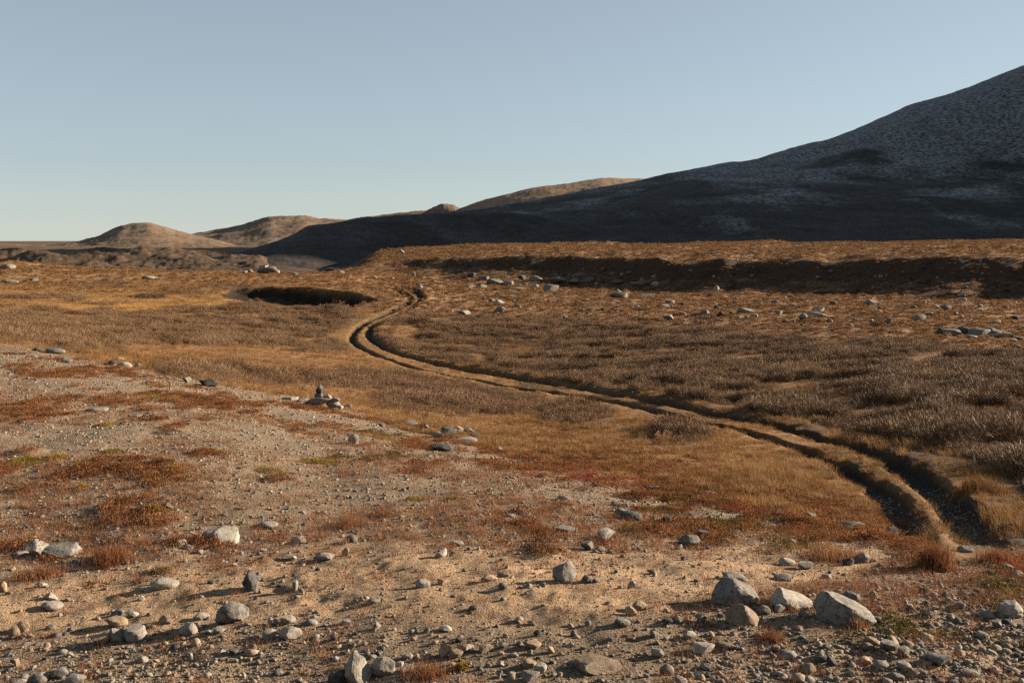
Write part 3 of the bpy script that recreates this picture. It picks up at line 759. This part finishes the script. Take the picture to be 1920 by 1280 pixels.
# cairns: a pile is one thing, its stones are parts
def cairn(px, base, stones, label):
    X, D = h_at_pix(px, base)
    e = bpy.data.objects.new('cairn', None); COL.objects.link(e)
    e.location = (X, D, height(np.array([X]), np.array([D]))[0])
    e.empty_display_size = 0.3
    e['label'] = label; e['category'] = 'cairn'
    for i, (dx, dy, w, h, st) in enumerate(stones):   # offsets of each stone's foot centre from the pile's foot, photograph pixels
        o = bpy.data.objects.new('base_stone' if i == 0 else ('cap_stone' if i == len(stones) - 1 else 'stone'), LIB[(i * 5 + 3 + int(px)) % len(LIB)]); COL.objects.link(o)
        k = D / F
        o.parent = e
        o.location = (dx * k, 0.15 + (0.1 if i % 2 else -0.05), dy * k - 0.04)
        o.scale = (w * k, 0.8 * w * k, h * k * 1.15)
        o.rotation_euler = (0.06 * (i % 3 - 1), 0.1 * ((i * 2) % 3 - 1), 0.5 * (i % 3 - 1))
        o.material_slots[0].link = 'OBJECT'; o.material_slots[0].material = ROCKS[st]
    return e
cairn(604, 764, [(-4,6,54,13,'grey'),(18,0,28,11,'pale'),(34,-2,14,7,'pale'),(-9,17,18,11,'grey'),(12,15,11,10,'pale'),(4,16,9,8,'grey'),(24,11,18,8,'pale'),(-8,26,15,9,'dark'),(-6,33,11,9,'grey')],
      'stacked stone cairn with a pointed top on the slope edge, left of centre')
cairn(1160, 561, [(0,0,33,11,'grey'),(-9,2,14,8,'dark'),(10,1,15,9,'pale'),(0,9,13,6,'pale'),(-1,14,7,4,'pale')], 'low cairn with one white cap stone on the orange flat beyond the thicket')
cairn(502, 512, [(0,0,38,10,'grey'),(-9,7,18,8,'pale'),(6,6,20,7,'grey'),(-4,12,12,5,'pale'),(16,0,12,6,'pale')], 'jumbled pile of pale rocks on the far bank above the stream cut')
cairn(776, 518, [(0,0,9,5,'grey'),(0,4,6,4,'pale'),(0,7,4,3,'grey')], 'small slim cairn on the far flat above the track bend')

# countable loose stones between the surveyed ones
def loose(n, lo, hi, pxr, dr, seed, zone, sizes):
    r = np.random.default_rng(seed)
    k = 0
    while k < n:
        px = r.uniform(*pxr); py = r.uniform(*dr)
        X, D = h_at_pix(px, py)
        W = zones(np.array([X]), np.array([D]), h_mid(np.array([X]), np.array([D])))
        if zone == 'fg' and (W['slope'][0] < .5 or r.random() < 0.55 * W['sand'][0]): continue
        if zone == 'mid' and W['outer'][0] < .5: continue
        w = sizes[0] * (sizes[1] / sizes[0]) ** (r.random() ** 1.8)
        if any(abs(q['px'] - px) < (q['w'] + w) * .5 and abs(q['py'] + q['h'] / 2 - py) < (q['h'] + w) * .45 for q in STONES): continue
        put_rock(px, py, w, w * r.uniform(.4, .75), r.choice(['pale', 'pale', 'grey', 'tan', 'dark'] if zone == 'fg' else ['pale', 'pale', 'grey', 'dark']), 'stone' if zone == 'fg' else 'boulder')
        STONES[-1]['zone'] = zone
        k += 1
loose(70, 0, 0, (0, 1920), (1150, 1275), 5, 'fg', (10, 20))
loose(45, 0, 0, (1250, 1900), (1040, 1270), 6, 'fg', (9, 17))
loose(45, 0, 0, (0, 1350), (930, 1150), 8, 'fg', (8, 16))
loose(70, 0, 0, (740, 1920), (506, 610), 9, 'mid', (6, 14))
loose(34, 0, 0, (1180, 1920), (560, 606), 10, 'mid', (7, 17))
loose(24, 0, 0, (880, 1230), (518, 548), 12, 'mid', (8, 18))

# labels: nearest landmark, direction from it and rank of nearness
def label_stones():
    marks = [('the round grey boulder', 1058, 1070), ('the largest slanting boulder', 1582, 1140), ('the big dark-sided boulder', 1376, 1108), ('the tall white boulder', 667, 1250),
             ('the grey humped boulder', 436, 1152), ('the dark egg-shaped stone', 470, 1085), ('the two-toned boulder', 113, 1030), ('the flat lichened slab', 413, 1002), ('the big boulder at the right edge', 1895, 1146),
             ('the pointed boulder at the rut', 1670, 980), ('the long flat tan slab', 1123, 1250), ('the dark slope boulder cluster', 1180, 966), ('the flat corner slab', 1754, 1248),
             ('the pointed cairn', 604, 745), ('the edge outcrop', 850, 822), ('the low white-capped cairn', 1160, 553), ('the far jumbled rock pile', 502, 502), ('the right-hand bedrock slabs', 1830, 622), ('the track\'s far bend', 780, 560), ('the upper left slope edge', 120, 665)]
    look = dict(pale='pale', grey='grey', tan='tan', dark='dark')
    groups = {}
    for q in STONES:
        if q['label'] or q['part']: continue
        k = min(range(len(marks)), key=lambda i: math.hypot(q['px'] - marks[i][1], (q['py'] - marks[i][2]) * 1.6) * (0.6 if (marks[i][2] < 640) == (q['py'] < 640) else 3.0))
        nm, mx, my = marks[k]
        dx, dy = q['px'] - mx, (q['py'] - my) * 1.8
        dirn = ('left of' if dx < 0 else 'right of') if abs(dx) > abs(dy) else ('behind' if dy < 0 else 'in front of')
        ar = q['w'] / q['h']
        shp = 'flat' if ar > 2.2 else ('upright' if ar < 1.05 else ('angular' if (int(q['w']) % 2) else 'rounded'))
        size = 'large' if q['w'] > 28 else ('small' if q['w'] < 14 else 'medium')
        groups.setdefault((size, look[q['style']], shp, dirn, nm), []).append((math.hypot(dx, dy), q))
    ords = ['nearest', 'second nearest', 'third nearest', 'fourth nearest', 'fifth nearest', 'sixth nearest', 'seventh nearest', 'eighth nearest', 'ninth nearest', 'tenth nearest', 'eleventh nearest', 'twelfth nearest']
    for (size, c, shp, dirn, nm), lst in groups.items():
        lst.sort(key=lambda t: t[0])
        for i, (_, q) in enumerate(lst):
            noun = q['o'].name.split('.')[0]
            pre = '' if len(lst) == 1 else ', ' + ords[min(i, 11)]
            q['o']['label'] = f"{size} {c} {shp} {noun} {dirn} {nm}{pre}"
            q['o']['category'] = noun
            q['o']['group'] = {'fg': 'loose stones on the gravel and sand', 'edge': 'rocks along the slope edge', 'mid': 'boulders on the far orange flat'}[q['zone']]
label_stones()

# ------------------------------------------------------------------ plants and gravel
PROTO = {}
def proto_coll(key, meshes):
    c = bpy.data.collections.new(key)
    for i, me in enumerate(meshes):
        o = bpy.data.objects.new(f'{key}_{i:02d}', me); c.objects.link(o)
    PROTO[key] = (c, len(meshes))

class Geo:
    def __init__(s): s.v = []; s.f = []; s.m = []
    def ribbon(s, pts, wid, side, mi=0):
        n = len(pts); b = len(s.v)
        for i, p in enumerate(pts[:-1]):
            w = wid * (1 - 0.75 * i / (n - 1))
            s.v.append(p - side * w); s.v.append(p + side * w)
        s.v.append(pts[-1])
        for i in range(n - 2):
            s.f.append((b + 2*i, b + 2*i+1, b + 2*i+3, b + 2*i+2)); s.m.append(mi)
        s.f.append((b + 2*(n-2), b + 2*(n-2)+1, b + 2*(n-1))); s.m.append(mi)
    def leaf(s, p, n, t, l, w, mi=0):
        b = len(s.v)
        sd = np.cross(n, t)
        s.v += [p, p + t * l * .5 + sd * w, p + t * l, p + t * l * .5 - sd * w]
        s.f.append((b, b+1, b+2, b+3)); s.m.append(mi)
    def mesh(s, name, mats): return mesh_from(name, np.array(s.v), s.f, mats, False, s.m)

def unit(v): return v / (np.linalg.norm(v) + 1e-9)

def shrub_mesh(seed, mats, stems=34, hgt=0.6, rad=0.55, leaves=3, tw=0.006, lf=0.022):
    r = np.random.default_rng(seed); g = Geo()
    for i in range(stems):
        a = r.uniform(0, 6.283); q = rad * 0.45 * math.sqrt(r.random())
        base = np.array([math.cos(a) * q, math.sin(a) * q, -0.05])
        lean = r.uniform(0.1, 0.75); a2 = a + r.normal() * 0.5
        d = unit(np.array([math.cos(a2) * lean, math.sin(a2) * lean, 1.0]))
        L = hgt * r.uniform(0.6, 1.15)
        p1 = base + d * L * .5 + r.normal(size=3) * .02; p2 = base + d * L + np.array([0, 0, L * .06]) + r.normal(size=3) * .03
        side = unit(np.array([-math.sin(a2 + r.uniform(-1, 1)), math.cos(a2 + r.uniform(-1, 1)), 0.1]))
        g.ribbon([base, p1, p2], tw * 1.3, side, 0)
        for k in range(r.integers(3, 6)):
            t = r.uniform(.3, .95); o = base + (p2 - base) * t
            dd = unit(d + r.normal(size=3) * .55); dd[2] = abs(dd[2]); e = o + dd * L * r.uniform(.18, .4)
            s2 = unit(np.cross(dd, r.normal(size=3)))
            g.ribbon([o, (o + e) / 2 + r.normal(size=3) * .008, e], tw, s2, 0)
            for m in range(leaves):
                if r.random() < .65:
                    p = o + (e - o) * r.uniform(.3, 1.05)
                    g.leaf(p, unit(r.normal(size=3)), unit(r.normal(size=3) + np.array([0, 0, .6])), lf * r.uniform(.6, 1.4), lf * .28, 1)
    return g.mesh('shrub', mats)

def tuft_mesh(seed, mats, n=46, hgt=0.28, rad=0.16, w=0.004, bend=0.5):
    r = np.random.default_rng(seed); g = Geo()
    for i in range(n):
        a = r.uniform(0, 6.283); q = rad * math.sqrt(r.random())
        b = np.array([math.cos(a) * q, math.sin(a) * q, -0.02])
        a2 = a + r.normal() * .8; le = bend * r.uniform(.2, 1.2)
        L = hgt * r.uniform(.5, 1.2)
        d = np.array([math.cos(a2), math.sin(a2), 0])
        p1 = b + np.array([0, 0, L * .55]) + d * L * le * .25; p2 = b + np.array([0, 0, L * (1 - .3 * le)]) + d * L * le
        g.ribbon([b, p1, p2], w * r.uniform(.7, 1.4), unit(np.array([-d[1], d[0], 0]) + r.normal(size=3) * .4), 0)
    return g.mesh('tuft', mats)

def mat_mesh(seed, mats, n=150, rad=0.26, hgt=0.07, lf=0.026):
    """low cushion of small leaves"""
    r = np.random.default_rng(seed); g = Geo()
    for i in range(n):
        a = r.uniform(0, 6.283); q = rad * math.sqrt(r.random()) * (0.75 + 0.25 * math.sin(3 * a + seed))
        z = hgt * (1 - (q / rad) ** 2) * r.uniform(.3, 1.15)
        p = np.array([math.cos(a) * q, math.sin(a) * q, z])
        t = unit(np.array([math.cos(a) * .6, math.sin(a) * .6, .9]) + r.normal(size=3) * .5)
        g.leaf(p, unit(np.cross(t, r.normal(size=3))), t, lf * r.uniform(.6, 1.5), lf * .33, 0 if len(mats) == 1 or r.random() < .8 else 1)
    return g.mesh('cushion', mats)

proto_coll('shrub', [shrub_mesh(10 + i, (M_TWIG, M_TIP)) for i in range(6)])
proto_coll('tuft', [tuft_mesh(30 + i, (M_GRASS,)) for i in range(5)])
proto_coll('wisp', [tuft_mesh(50 + i, (M_ORANGE,), 40, 0.11, 0.12, 0.0022, 0.9) for i in range(5)])
proto_coll('heath', [mat_mesh(70 + i, (M_HEATH,)) for i in range(5)])
proto_coll('farheath', [mat_mesh(90 + i, (M_OUTER,), 90, 0.42, 0.2, 0.09) for i in range(4)])
proto_coll('moss', [mat_mesh(110 + i, (M_MOSS,), 150, 0.24, 0.045, 0.02) for i in range(3)])
proto_coll('red', [mat_mesh(120 + i, (M_RED, M_HEATH), 110, 0.22, 0.05, 0.026) for i in range(3)])
def peb(i, sub):
    V, Fc = rock_shape(700 + i, sub, [.5, .9, 1.2][i % 3], 0.06)
    V = V * np.array([1.0, .8, .55]); V[:, 2] -= .17
    return mesh_from('pebble', V, Fc, (ROCKS[['tan', 'grey', 'tan', 'grey', 'dark', 'tan', 'pale'][i % 7]],), False)
proto_coll('pebble', [peb(i, 2) for i in range(14)])
proto_coll('rubble', [peb(i + 20, 2) for i in range(14)])

def scatter(name, key, P, scale, tilt=0.12, zs=None, label=None, category=None):
    coll, n = PROTO[key]
    r = np.random.default_rng(len(P) + 3)
    me = bpy.data.meshes.new(name)
    me.vertices.add(len(P)); me.vertices.foreach_set('co', P.astype(np.float32).ravel())
    rot = np.stack([r.normal(0, tilt, len(P)), r.normal(0, tilt, len(P)), r.uniform(0, 6.283, len(P))], 1)
    at = me.attributes.new('rot', 'FLOAT_VECTOR', 'POINT'); at.data.foreach_set('vector', rot.astype(np.float32).ravel())
    sc3 = np.stack([scale, scale, scale * (zs if zs is not None else 1.0)], 1)
    at = me.attributes.new('scl', 'FLOAT_VECTOR', 'POINT'); at.data.foreach_set('vector', sc3.astype(np.float32).ravel())
    at = me.attributes.new('pick', 'INT', 'POINT'); at.data.foreach_set('value', r.integers(0, n, len(P)).astype(np.int32))
    o = add_obj(name, me, kind='stuff')
    if label: o['label'] = label
    if category: o['category'] = category
    ng = bpy.data.node_groups.new(name, 'GeometryNodeTree')
    ng.interface.new_socket('Geometry', in_out='INPUT', socket_type='NodeSocketGeometry')
    ng.interface.new_socket('Geometry', in_out='OUTPUT', socket_type='NodeSocketGeometry')
    gi = ng.nodes.new('NodeGroupInput'); go = ng.nodes.new('NodeGroupOutput')
    ip = ng.nodes.new('GeometryNodeInstanceOnPoints')
    ci = ng.nodes.new('GeometryNodeCollectionInfo'); ci.inputs['Collection'].default_value = coll
    ci.inputs['Separate Children'].default_value = True; ci.inputs['Reset Children'].default_value = True
    def attr(nm, ty):
        a = ng.nodes.new('GeometryNodeInputNamedAttribute'); a.data_type = ty; a.inputs['Name'].default_value = nm
        return [s_ for s_ in a.outputs if s_.enabled][0]
    L = ng.links.new
    L(gi.outputs[0], ip.inputs['Points']); L(ci.outputs[0], ip.inputs['Instance'])
    ip.inputs['Pick Instance'].default_value = True
    L(attr('pick', 'INT'), ip.inputs['Instance Index']); L(attr('rot', 'FLOAT_VECTOR'), ip.inputs['Rotation']); L(attr('scl', 'FLOAT_VECTOR'), ip.inputs['Scale'])
    L(ip.outputs[0], go.inputs[0])
    md = o.modifiers.new('scatter', 'NODES'); md.node_group = ng
    return o

def sample(n, d0, d1, power, seed, u=0.62):
    """points on the ground, density per square metre falling with distance as D**-power"""
    r = np.random.default_rng(seed)
    q = 2 - power
    t = r.random(n)
    D = (d0**q + (d1**q - d0**q) * t) ** (1 / q) if abs(q) > 1e-6 else d0 * (d1 / d0) ** t
    X = r.uniform(-u, u, n) * D
    Z, W = height(X, D, True)
    return X, D, Z, W, r

def pick(X, Y, Z, W, k):
    return np.stack([X[k], Y[k], Z[k]], 1), Y[k]

def in_spots(W, spots):
    m = np.zeros_like(W['px'])
    for (a, b, ra, rb) in spots:
        q = ((W['px'] - a) / ra) ** 2 + ((W['py'] - b) / rb) ** 2
        m = np.maximum(m, np.exp(-q))
    return m
RED_SPOTS = [(1120,896,85,12),(1190,905,40,6),(880,815,30,5),(900,822,30,4),(790,798,25,4),(1690,1150,60,12),(1800,1170,50,10),(1905,1060,25,22),(1290,955,60,9),(1480,968,90,8),(1380,962,60,8),(1560,955,40,8)]
# willow and dwarf birch thickets
X, Y, Z, W, r = sample(300000, 17, 150, 0.95, 201)
right = (W['sr'] < 0) & (W['dr'] < W['dl'])
clear = np.where(right, sstep(0.75, 1.2, W['dr'] - 0.9 * sstep(60, 35, Y)), sstep(1.6, 2.6, np.minimum(W['dl'], W['dr']))) * (1 - np.clip(W['cut'] * 4 - 1.2 * (W['cs'] < 0), 0, 1))
hgt = (0.55 + 0.8 * sstep(-.45, .5, W['n1'] + .4 * W['n3']))
dens = (W['shrub'] ** 1.3) * clear
k = r.random(len(X)) < dens * 0.75
P, D = pick(X, Y, Z, W, k)
sz = 0.64 * r.uniform(.5, 1.2, len(P)) * (0.6 + 0.5 * W['shrub'][k]) * hgt[k]
scatter('willow_thicket', 'shrub', P, sz, 0.12, label='grey-brown leafless willow thicket filling the valley floor', category='thicket')
# dry sedge meadow
X, Y, Z, W, r = sample(290000, 16, 175, 1.05, 202)
dens = W['valley'] * (1 - W['outer']) * (1 - .3 * W['shrub']) * (1 - np.clip(W['cut'] * 4, 0, 1) * sstep(390, 420, W['px'])) * sstep(-0.5, 0.3, W['n1'] + .3 * W['n3'] + 0.15)
md = np.minimum(W['dl'], W['dr']) - 0.001 * Y
dens *= np.where(Y < 45, sstep(.5, .2, W['rut']), sstep(.36, .5, md))
k = r.random(len(X)) < dens * 0.5
P, D = pick(X, Y, Z, W, k)
right = ((W['sr'] < 0) & (W['dr'] < W['dl']))[k]
ht = np.where(right, 1.0, np.where(D < 45, .6, .35) + .4 * sstep(.6, 2.2, md[k]))
scatter('sedge_meadow', 'tuft', P, r.uniform(.4, 1.1, len(P)) * (.7 + .6 * sstep(-.4, .5, W['n3'][k] + .5 * W['n1'][k])) * (.85 + D / 300), 0.12, ht * (.55 + .5 * sstep(-.3, .5, W['n2'][k])), label='tan dry sedge grass covering the valley floor', category='grass')
# heath mats on the foot of the slope
X, Y, Z, W, r = sample(120000, 8, 62, 1.1, 203)
k = r.random(len(X)) < np.clip(W['heath'], 0, 1) ** 1.3 * 0.4
right = W['valley'] * sstep(900, 1100, W['px']) * sstep(1760, 1700, W['px']) * sstep(-95, -10, W['e'])
k |= r.random(len(X)) < right * .35
k &= r.random(len(X)) > np.clip(in_spots(W, RED_SPOTS) * 1.3, 0, .92)
P, D = pick(X, Y, Z, W, k)
scatter('heath_mat', 'heath', P, r.uniform(.45, 1.2, len(P)), 0.1, label='low rust-red heath mat along the foot of the gravel slope', category='heath')
# wispy orange grass on the gravel
X, Y, Z, W, r = sample(110000, 8, 60, 1.1, 204)
d = W['slope'] * (1 - .92 * W['sand']) * sstep(-.1, .45, W['n1'] + .5 * W['n2'] + .25) * (1 - .85 * sstep(1100, 1170, W['py']))
k = r.random(len(X)) < d * .42
P, D = pick(X, Y, Z, W, k)
scatter('wispy_grass', 'wisp', P, r.uniform(.5, 1.3, len(P)), 0.15, label='thin orange grass scattered over the gravel slope', category='grass')
# heath beyond the thicket
X, Y, Z, W, r = sample(130000, 55, 430, 1.0, 205)
k = (r.random(len(X)) < W['outer'] * .5) | ((Y > 150) & (Y < 285) & (W['px'] < 760) & (r.random(len(X)) < .25))
P, D = pick(X, Y, Z, W, k)
scatter('far_heath', 'farheath', P, r.uniform(.4, 1.2, len(P)) * (0.8 + D / 350), 0.1, label='orange-brown heath on the flats beyond the thicket', category='heath')
# gravel
X, Y, Z, W, r = sample(320000, 7.5, 48, 1.2, 206)
d = W['slope'] * (1 - .5 * W['sand']) * (1 - .7 * W['heath']) * (.55 + .45 * sstep(-.2, .3, W['n1']))
d = np.maximum(d, W['rut'] * (Y < 24)); d = np.maximum(d, 0.9 * sstep(1040, 1080, W['py']) * sstep(1650, 1750, W['px']))
k = r.random(len(X)) < d * .85
P, D = pick(X, Y, Z, W, k)
sz = 0.014 * (1 - r.random(len(P))) ** -0.40 * (1 - .25 * W['sand'][k])
scatter('gravel', 'pebble', P, np.clip(sz, .011, .075) * (0.8 + D / 45), 0.4, label='loose grey and tan gravel strewn over the slope', category='gravel')
X, Y, Z, W, r = sample(26000, 7.5, 26, .6, 207)
d = sstep(1120, 1200, W['py']) * (.25 + .75 * sstep(1100, 1500, W['px'])) + .5 * sstep(.8, 1, W['rut']) * (W['py'] > 960) + .8 * sstep(1070, 1130, W['py']) * sstep(1620, 1750, W['px'])
d *= sstep(-.35, .2, W['n1'])
k = r.random(len(X)) < d * .55
P, D = pick(X, Y, Z, W, k)
sz = 0.05 * (1 - r.random(len(P))) ** -0.33
scatter('rubble', 'rubble', P, np.clip(sz, .05, .16), 0.35, label='fist-sized grey rubble at the lower right', category='rubble')
# stones too small to tell apart on the far flats
X, Y, Z, W, r = sample(12000, 100, 330, .6, 208)
k = r.random(len(X)) < W['outer'] * .5 * sstep(-.2, .5, W['n1'] + W['n2'] * .5)
P, D = pick(X, Y, Z, W, k)
scatter('far_stones', 'rubble', P, r.uniform(.15, .6, len(P)), 0.3, label='small pale stones dotting the far flats', category='stones')

# crimson bearberry and olive crowberry drifts
X, Y, Z, W, r = sample(60000, 8, 45, 1.1, 209)
m = in_spots(W, RED_SPOTS)
k = r.random(len(X)) < m ** 1.2 * sstep(-.35, .25, W['n3']) * .6
P, D = pick(X, Y, Z, W, k); P[:, 2] += 0.02
scatter('bearberry_mat', 'red', P, r.uniform(.3, .8, len(P)), 0.1, label='crimson bearberry leaves in low drifts on the heath', category='ground cover')
m = in_spots(W, [(1300,955,110,18),(1400,985,110,22),(1240,935,60,10),(1480,1030,80,14),(1440,930,40,9),(1700,1180,70,14),(1810,1200,60,12),(700,855,80,8),(760,815,70,8),(1880,1120,40,30)])
k = r.random(len(X)) < m * sstep(-.4, .2, W['n3'] + .3 * W['n1']) * .6
P, D = pick(X, Y, Z, W, k)
proto_coll('olive', [mat_mesh(140 + i, (M_OLIVE, M_MOSS), 150, 0.24, 0.06, 0.024) for i in range(3)])
scatter('crowberry_mat', 'olive', P, r.uniform(.4, 1.0, len(P)), 0.1, label='olive green crowberry mat on the heath near the track', category='ground cover')

# moss cushions, grass clumps and birch sprigs one can point at
def ground_z(X, Y): return height(np.asarray(X, float), np.asarray(Y, float))
def cushion(px, py, w, h, mat, label, name='moss_cushion', category='moss', seed=0, lf=0.02, tall=0.06):
    X0, D0 = h_at_pix(px, py); k = D0 / F
    a = w * k / 2; b = max(h / 2 * k * D0 / 4.6 * 1.0, a * .45); b = min(b, a * 1.3)
    r = np.random.default_rng(seed + int(px)); g = Geo()
    n = int(np.clip(a * b * 9000, 350, 2600))
    t = r.uniform(0, 6.283, n); q = np.sqrt(r.random(n)) * (0.8 + .2 * np.sin(3 * t + px) + .12 * np.sin(7 * t))
    X = np.cos(t) * q * a; Y = np.sin(t) * q * b
    zc = ground_z([X0], [D0])[0]
    Z = ground_z(X0 + X, D0 + Y) - zc + tall * (1 - q ** 2) * r.uniform(.1, 1.1, n)
    for i in range(n):
        tt = unit(np.array([0, 0, .8]) + r.normal(size=3) * .55)
        g.leaf(np.array([X[i], Y[i], Z[i]]), unit(np.cross(tt, r.normal(size=3))), tt, lf * r.uniform(.6, 1.5), lf * .36, 0)
    o = add_obj(name, g.mesh(name, (mat,)), label=label, category=category)
    o.location = (X0, D0, zc)
    return o
for (a, b, w, h, lab) in [
 (285,958,72,18,'round yellow-green moss cushion alone on the gravel slope'), (305,746,86,22,'long green moss cushion high on the left slope'),
 (40,866,90,30,'big olive moss cushion at the left edge of the slope'), (105,858,60,14,'thin olive moss strip right of the edge cushion'),
 (300,1072,60,14,'bright green moss behind the dark egg-shaped stone'), (200,797,50,12,'small ochre moss patch below the high green cushion'),
 (600,865,90,18,'broad yellow moss strip in the middle of the slope'), (510,885,80,10,'thin yellow moss strip left of the broad one'),
 (715,822,90,18,'green moss band above the rust heath near the edge outcrop'), (330,884,50,14,'ochre moss tuft on the central left gravel'),
 (775,935,44,10,'small ochre moss patch on gravel right of centre'), (850,938,56,9,'long ochre moss streak on gravel near the dark cluster'),
 (1190,985,50,14,'olive moss in front of the dark slope boulder cluster'), (865,1256,36,14,'bright moss tuft at the lower edge beside orange grass'),
 (155,915,40,9,'small ochre moss patch on the far left gravel'), (215,848,60,10,'thin ochre moss streak on the left slope'), (395,846,60,9,'ochre moss streak among rust heath')]:
    cushion(a, b, w, h, M_MOSS, lab)

def clump(px, base, w, h, mat, label, name='grass_clump', category='grass', n=500, bend=.6, wd=.004):
    X0, D0 = h_at_pix(px, base); k = D0 / F
    a = w * k / 2; H = h * k; r = np.random.default_rng(int(px) * 3); g = Geo()
    X = np.clip(r.normal(0, .42, n), -.9, .9) * a; Y = np.clip(r.normal(0, .42, n), -.9, .9) * a * .9
    zc = ground_z([X0], [D0 + a * .5])[0]; Z = ground_z(X0 + X, D0 + a * .5 + Y) - zc
    for i in range(n):
        b = np.array([X[i], Y[i], Z[i] - .01]); an = r.uniform(0, 6.283); d = np.array([math.cos(an), math.sin(an), 0])
        L = H * r.uniform(.4, 1.1) * (1 - .35 * min(1, abs(X[i]) / a)); le = bend * r.uniform(.1, 1)
        g.ribbon([b, b + np.array([0, 0, L * .6]) + d * L * le * .3, b + np.array([0, 0, L * (1 - .3 * le)]) + d * L * le], wd * r.uniform(.6, 1.3), unit(np.array([-d[1], d[0], 0]) + r.normal(size=3) * .4), 0)
    o = add_obj(name, g.mesh(name, (mat,)), label=label, category=category)
    o.location = (X0, D0 + a * .5, zc)
clump(1762, 1072, 78, 70, M_ORANGE, 'tall rusty orange grass clump between the two wheel ruts', n=900)
clump(1852, 925, 110, 44, M_GRASS, 'golden grass clump on the bank right of the right rut', n=1400)
clump(1612, 1180, 62, 32, M_ORANGE, 'orange grass clump at the foot of the largest slanting boulder', n=300, wd=.003)
clump(195, 1062, 110, 40, M_ORANGE, 'wide orange grass clump right of the two-toned boulder', n=1000, wd=.003)
clump(330, 1022, 60, 22, M_ORANGE, 'orange grass clump left of the flat lichened slab', n=400, wd=.003)
clump(1448, 1205, 60, 30, M_ORANGE, 'orange grass tuft in the gravel before the tan pointed boulder', n=350, wd=.003)
clump(800, 1278, 110, 32, M_ORANGE, 'low orange grass clump at the lower edge beside bright moss', n=600, wd=.003)
clump(1010, 1005, 60, 26, M_ORANGE, 'orange grass clump on the gravel behind the round grey boulder', n=350, wd=.003)
clump(655, 992, 90, 24, M_ORANGE, 'bright orange grass patch in the middle of the gravel slope', n=600, wd=.003)
clump(1575, 1052, 150, 36, M_ORANGE, 'brown grass bank behind the pale rounded boulder by the track', n=1200, wd=.004)
clump(1885, 1062, 90, 34, M_ORANGE, 'orange grass clump right of the rubble at the right edge', n=700)
clump(60, 1092, 120, 26, M_ORANGE, 'orange grass patch at the left edge below the two-toned boulder', n=800, wd=.003)

def sprig(px, base, w, h, label, mats=(M_TWIG, M_GOLD), n=26):
    X0, D0 = h_at_pix(px, base); k = D0 / F
    me = shrub_mesh(int(px), mats, n, h * k, w * k * .5, 9, 0.004, 0.05)
    o = add_obj('birch_bush', me, label=label, category='bush')
    o.location = (X0, D0, ground_z([X0], [D0])[0])
sprig(1083, 752, 40, 20, 'golden birch bush beside the track on the near bank')
sprig(968, 770, 36, 22, 'golden birch bush in the middle of the near thicket')
sprig(845, 785, 26, 16, 'small golden birch bush below the near thicket')
sprig(548, 715, 36, 30, 'peach-coloured birch bush left of the cairn')
sprig(575, 738, 26, 18, 'low peach birch bush just behind the cairn')
sprig(660, 690, 30, 16, 'small golden birch bush left of the track bend')
sprig(635, 574, 44, 14, 'bright ochre bush on the near rim of the stream cut')
sprig(1240, 830, 30, 22, 'pale dry bush in the meadow near the left rut')
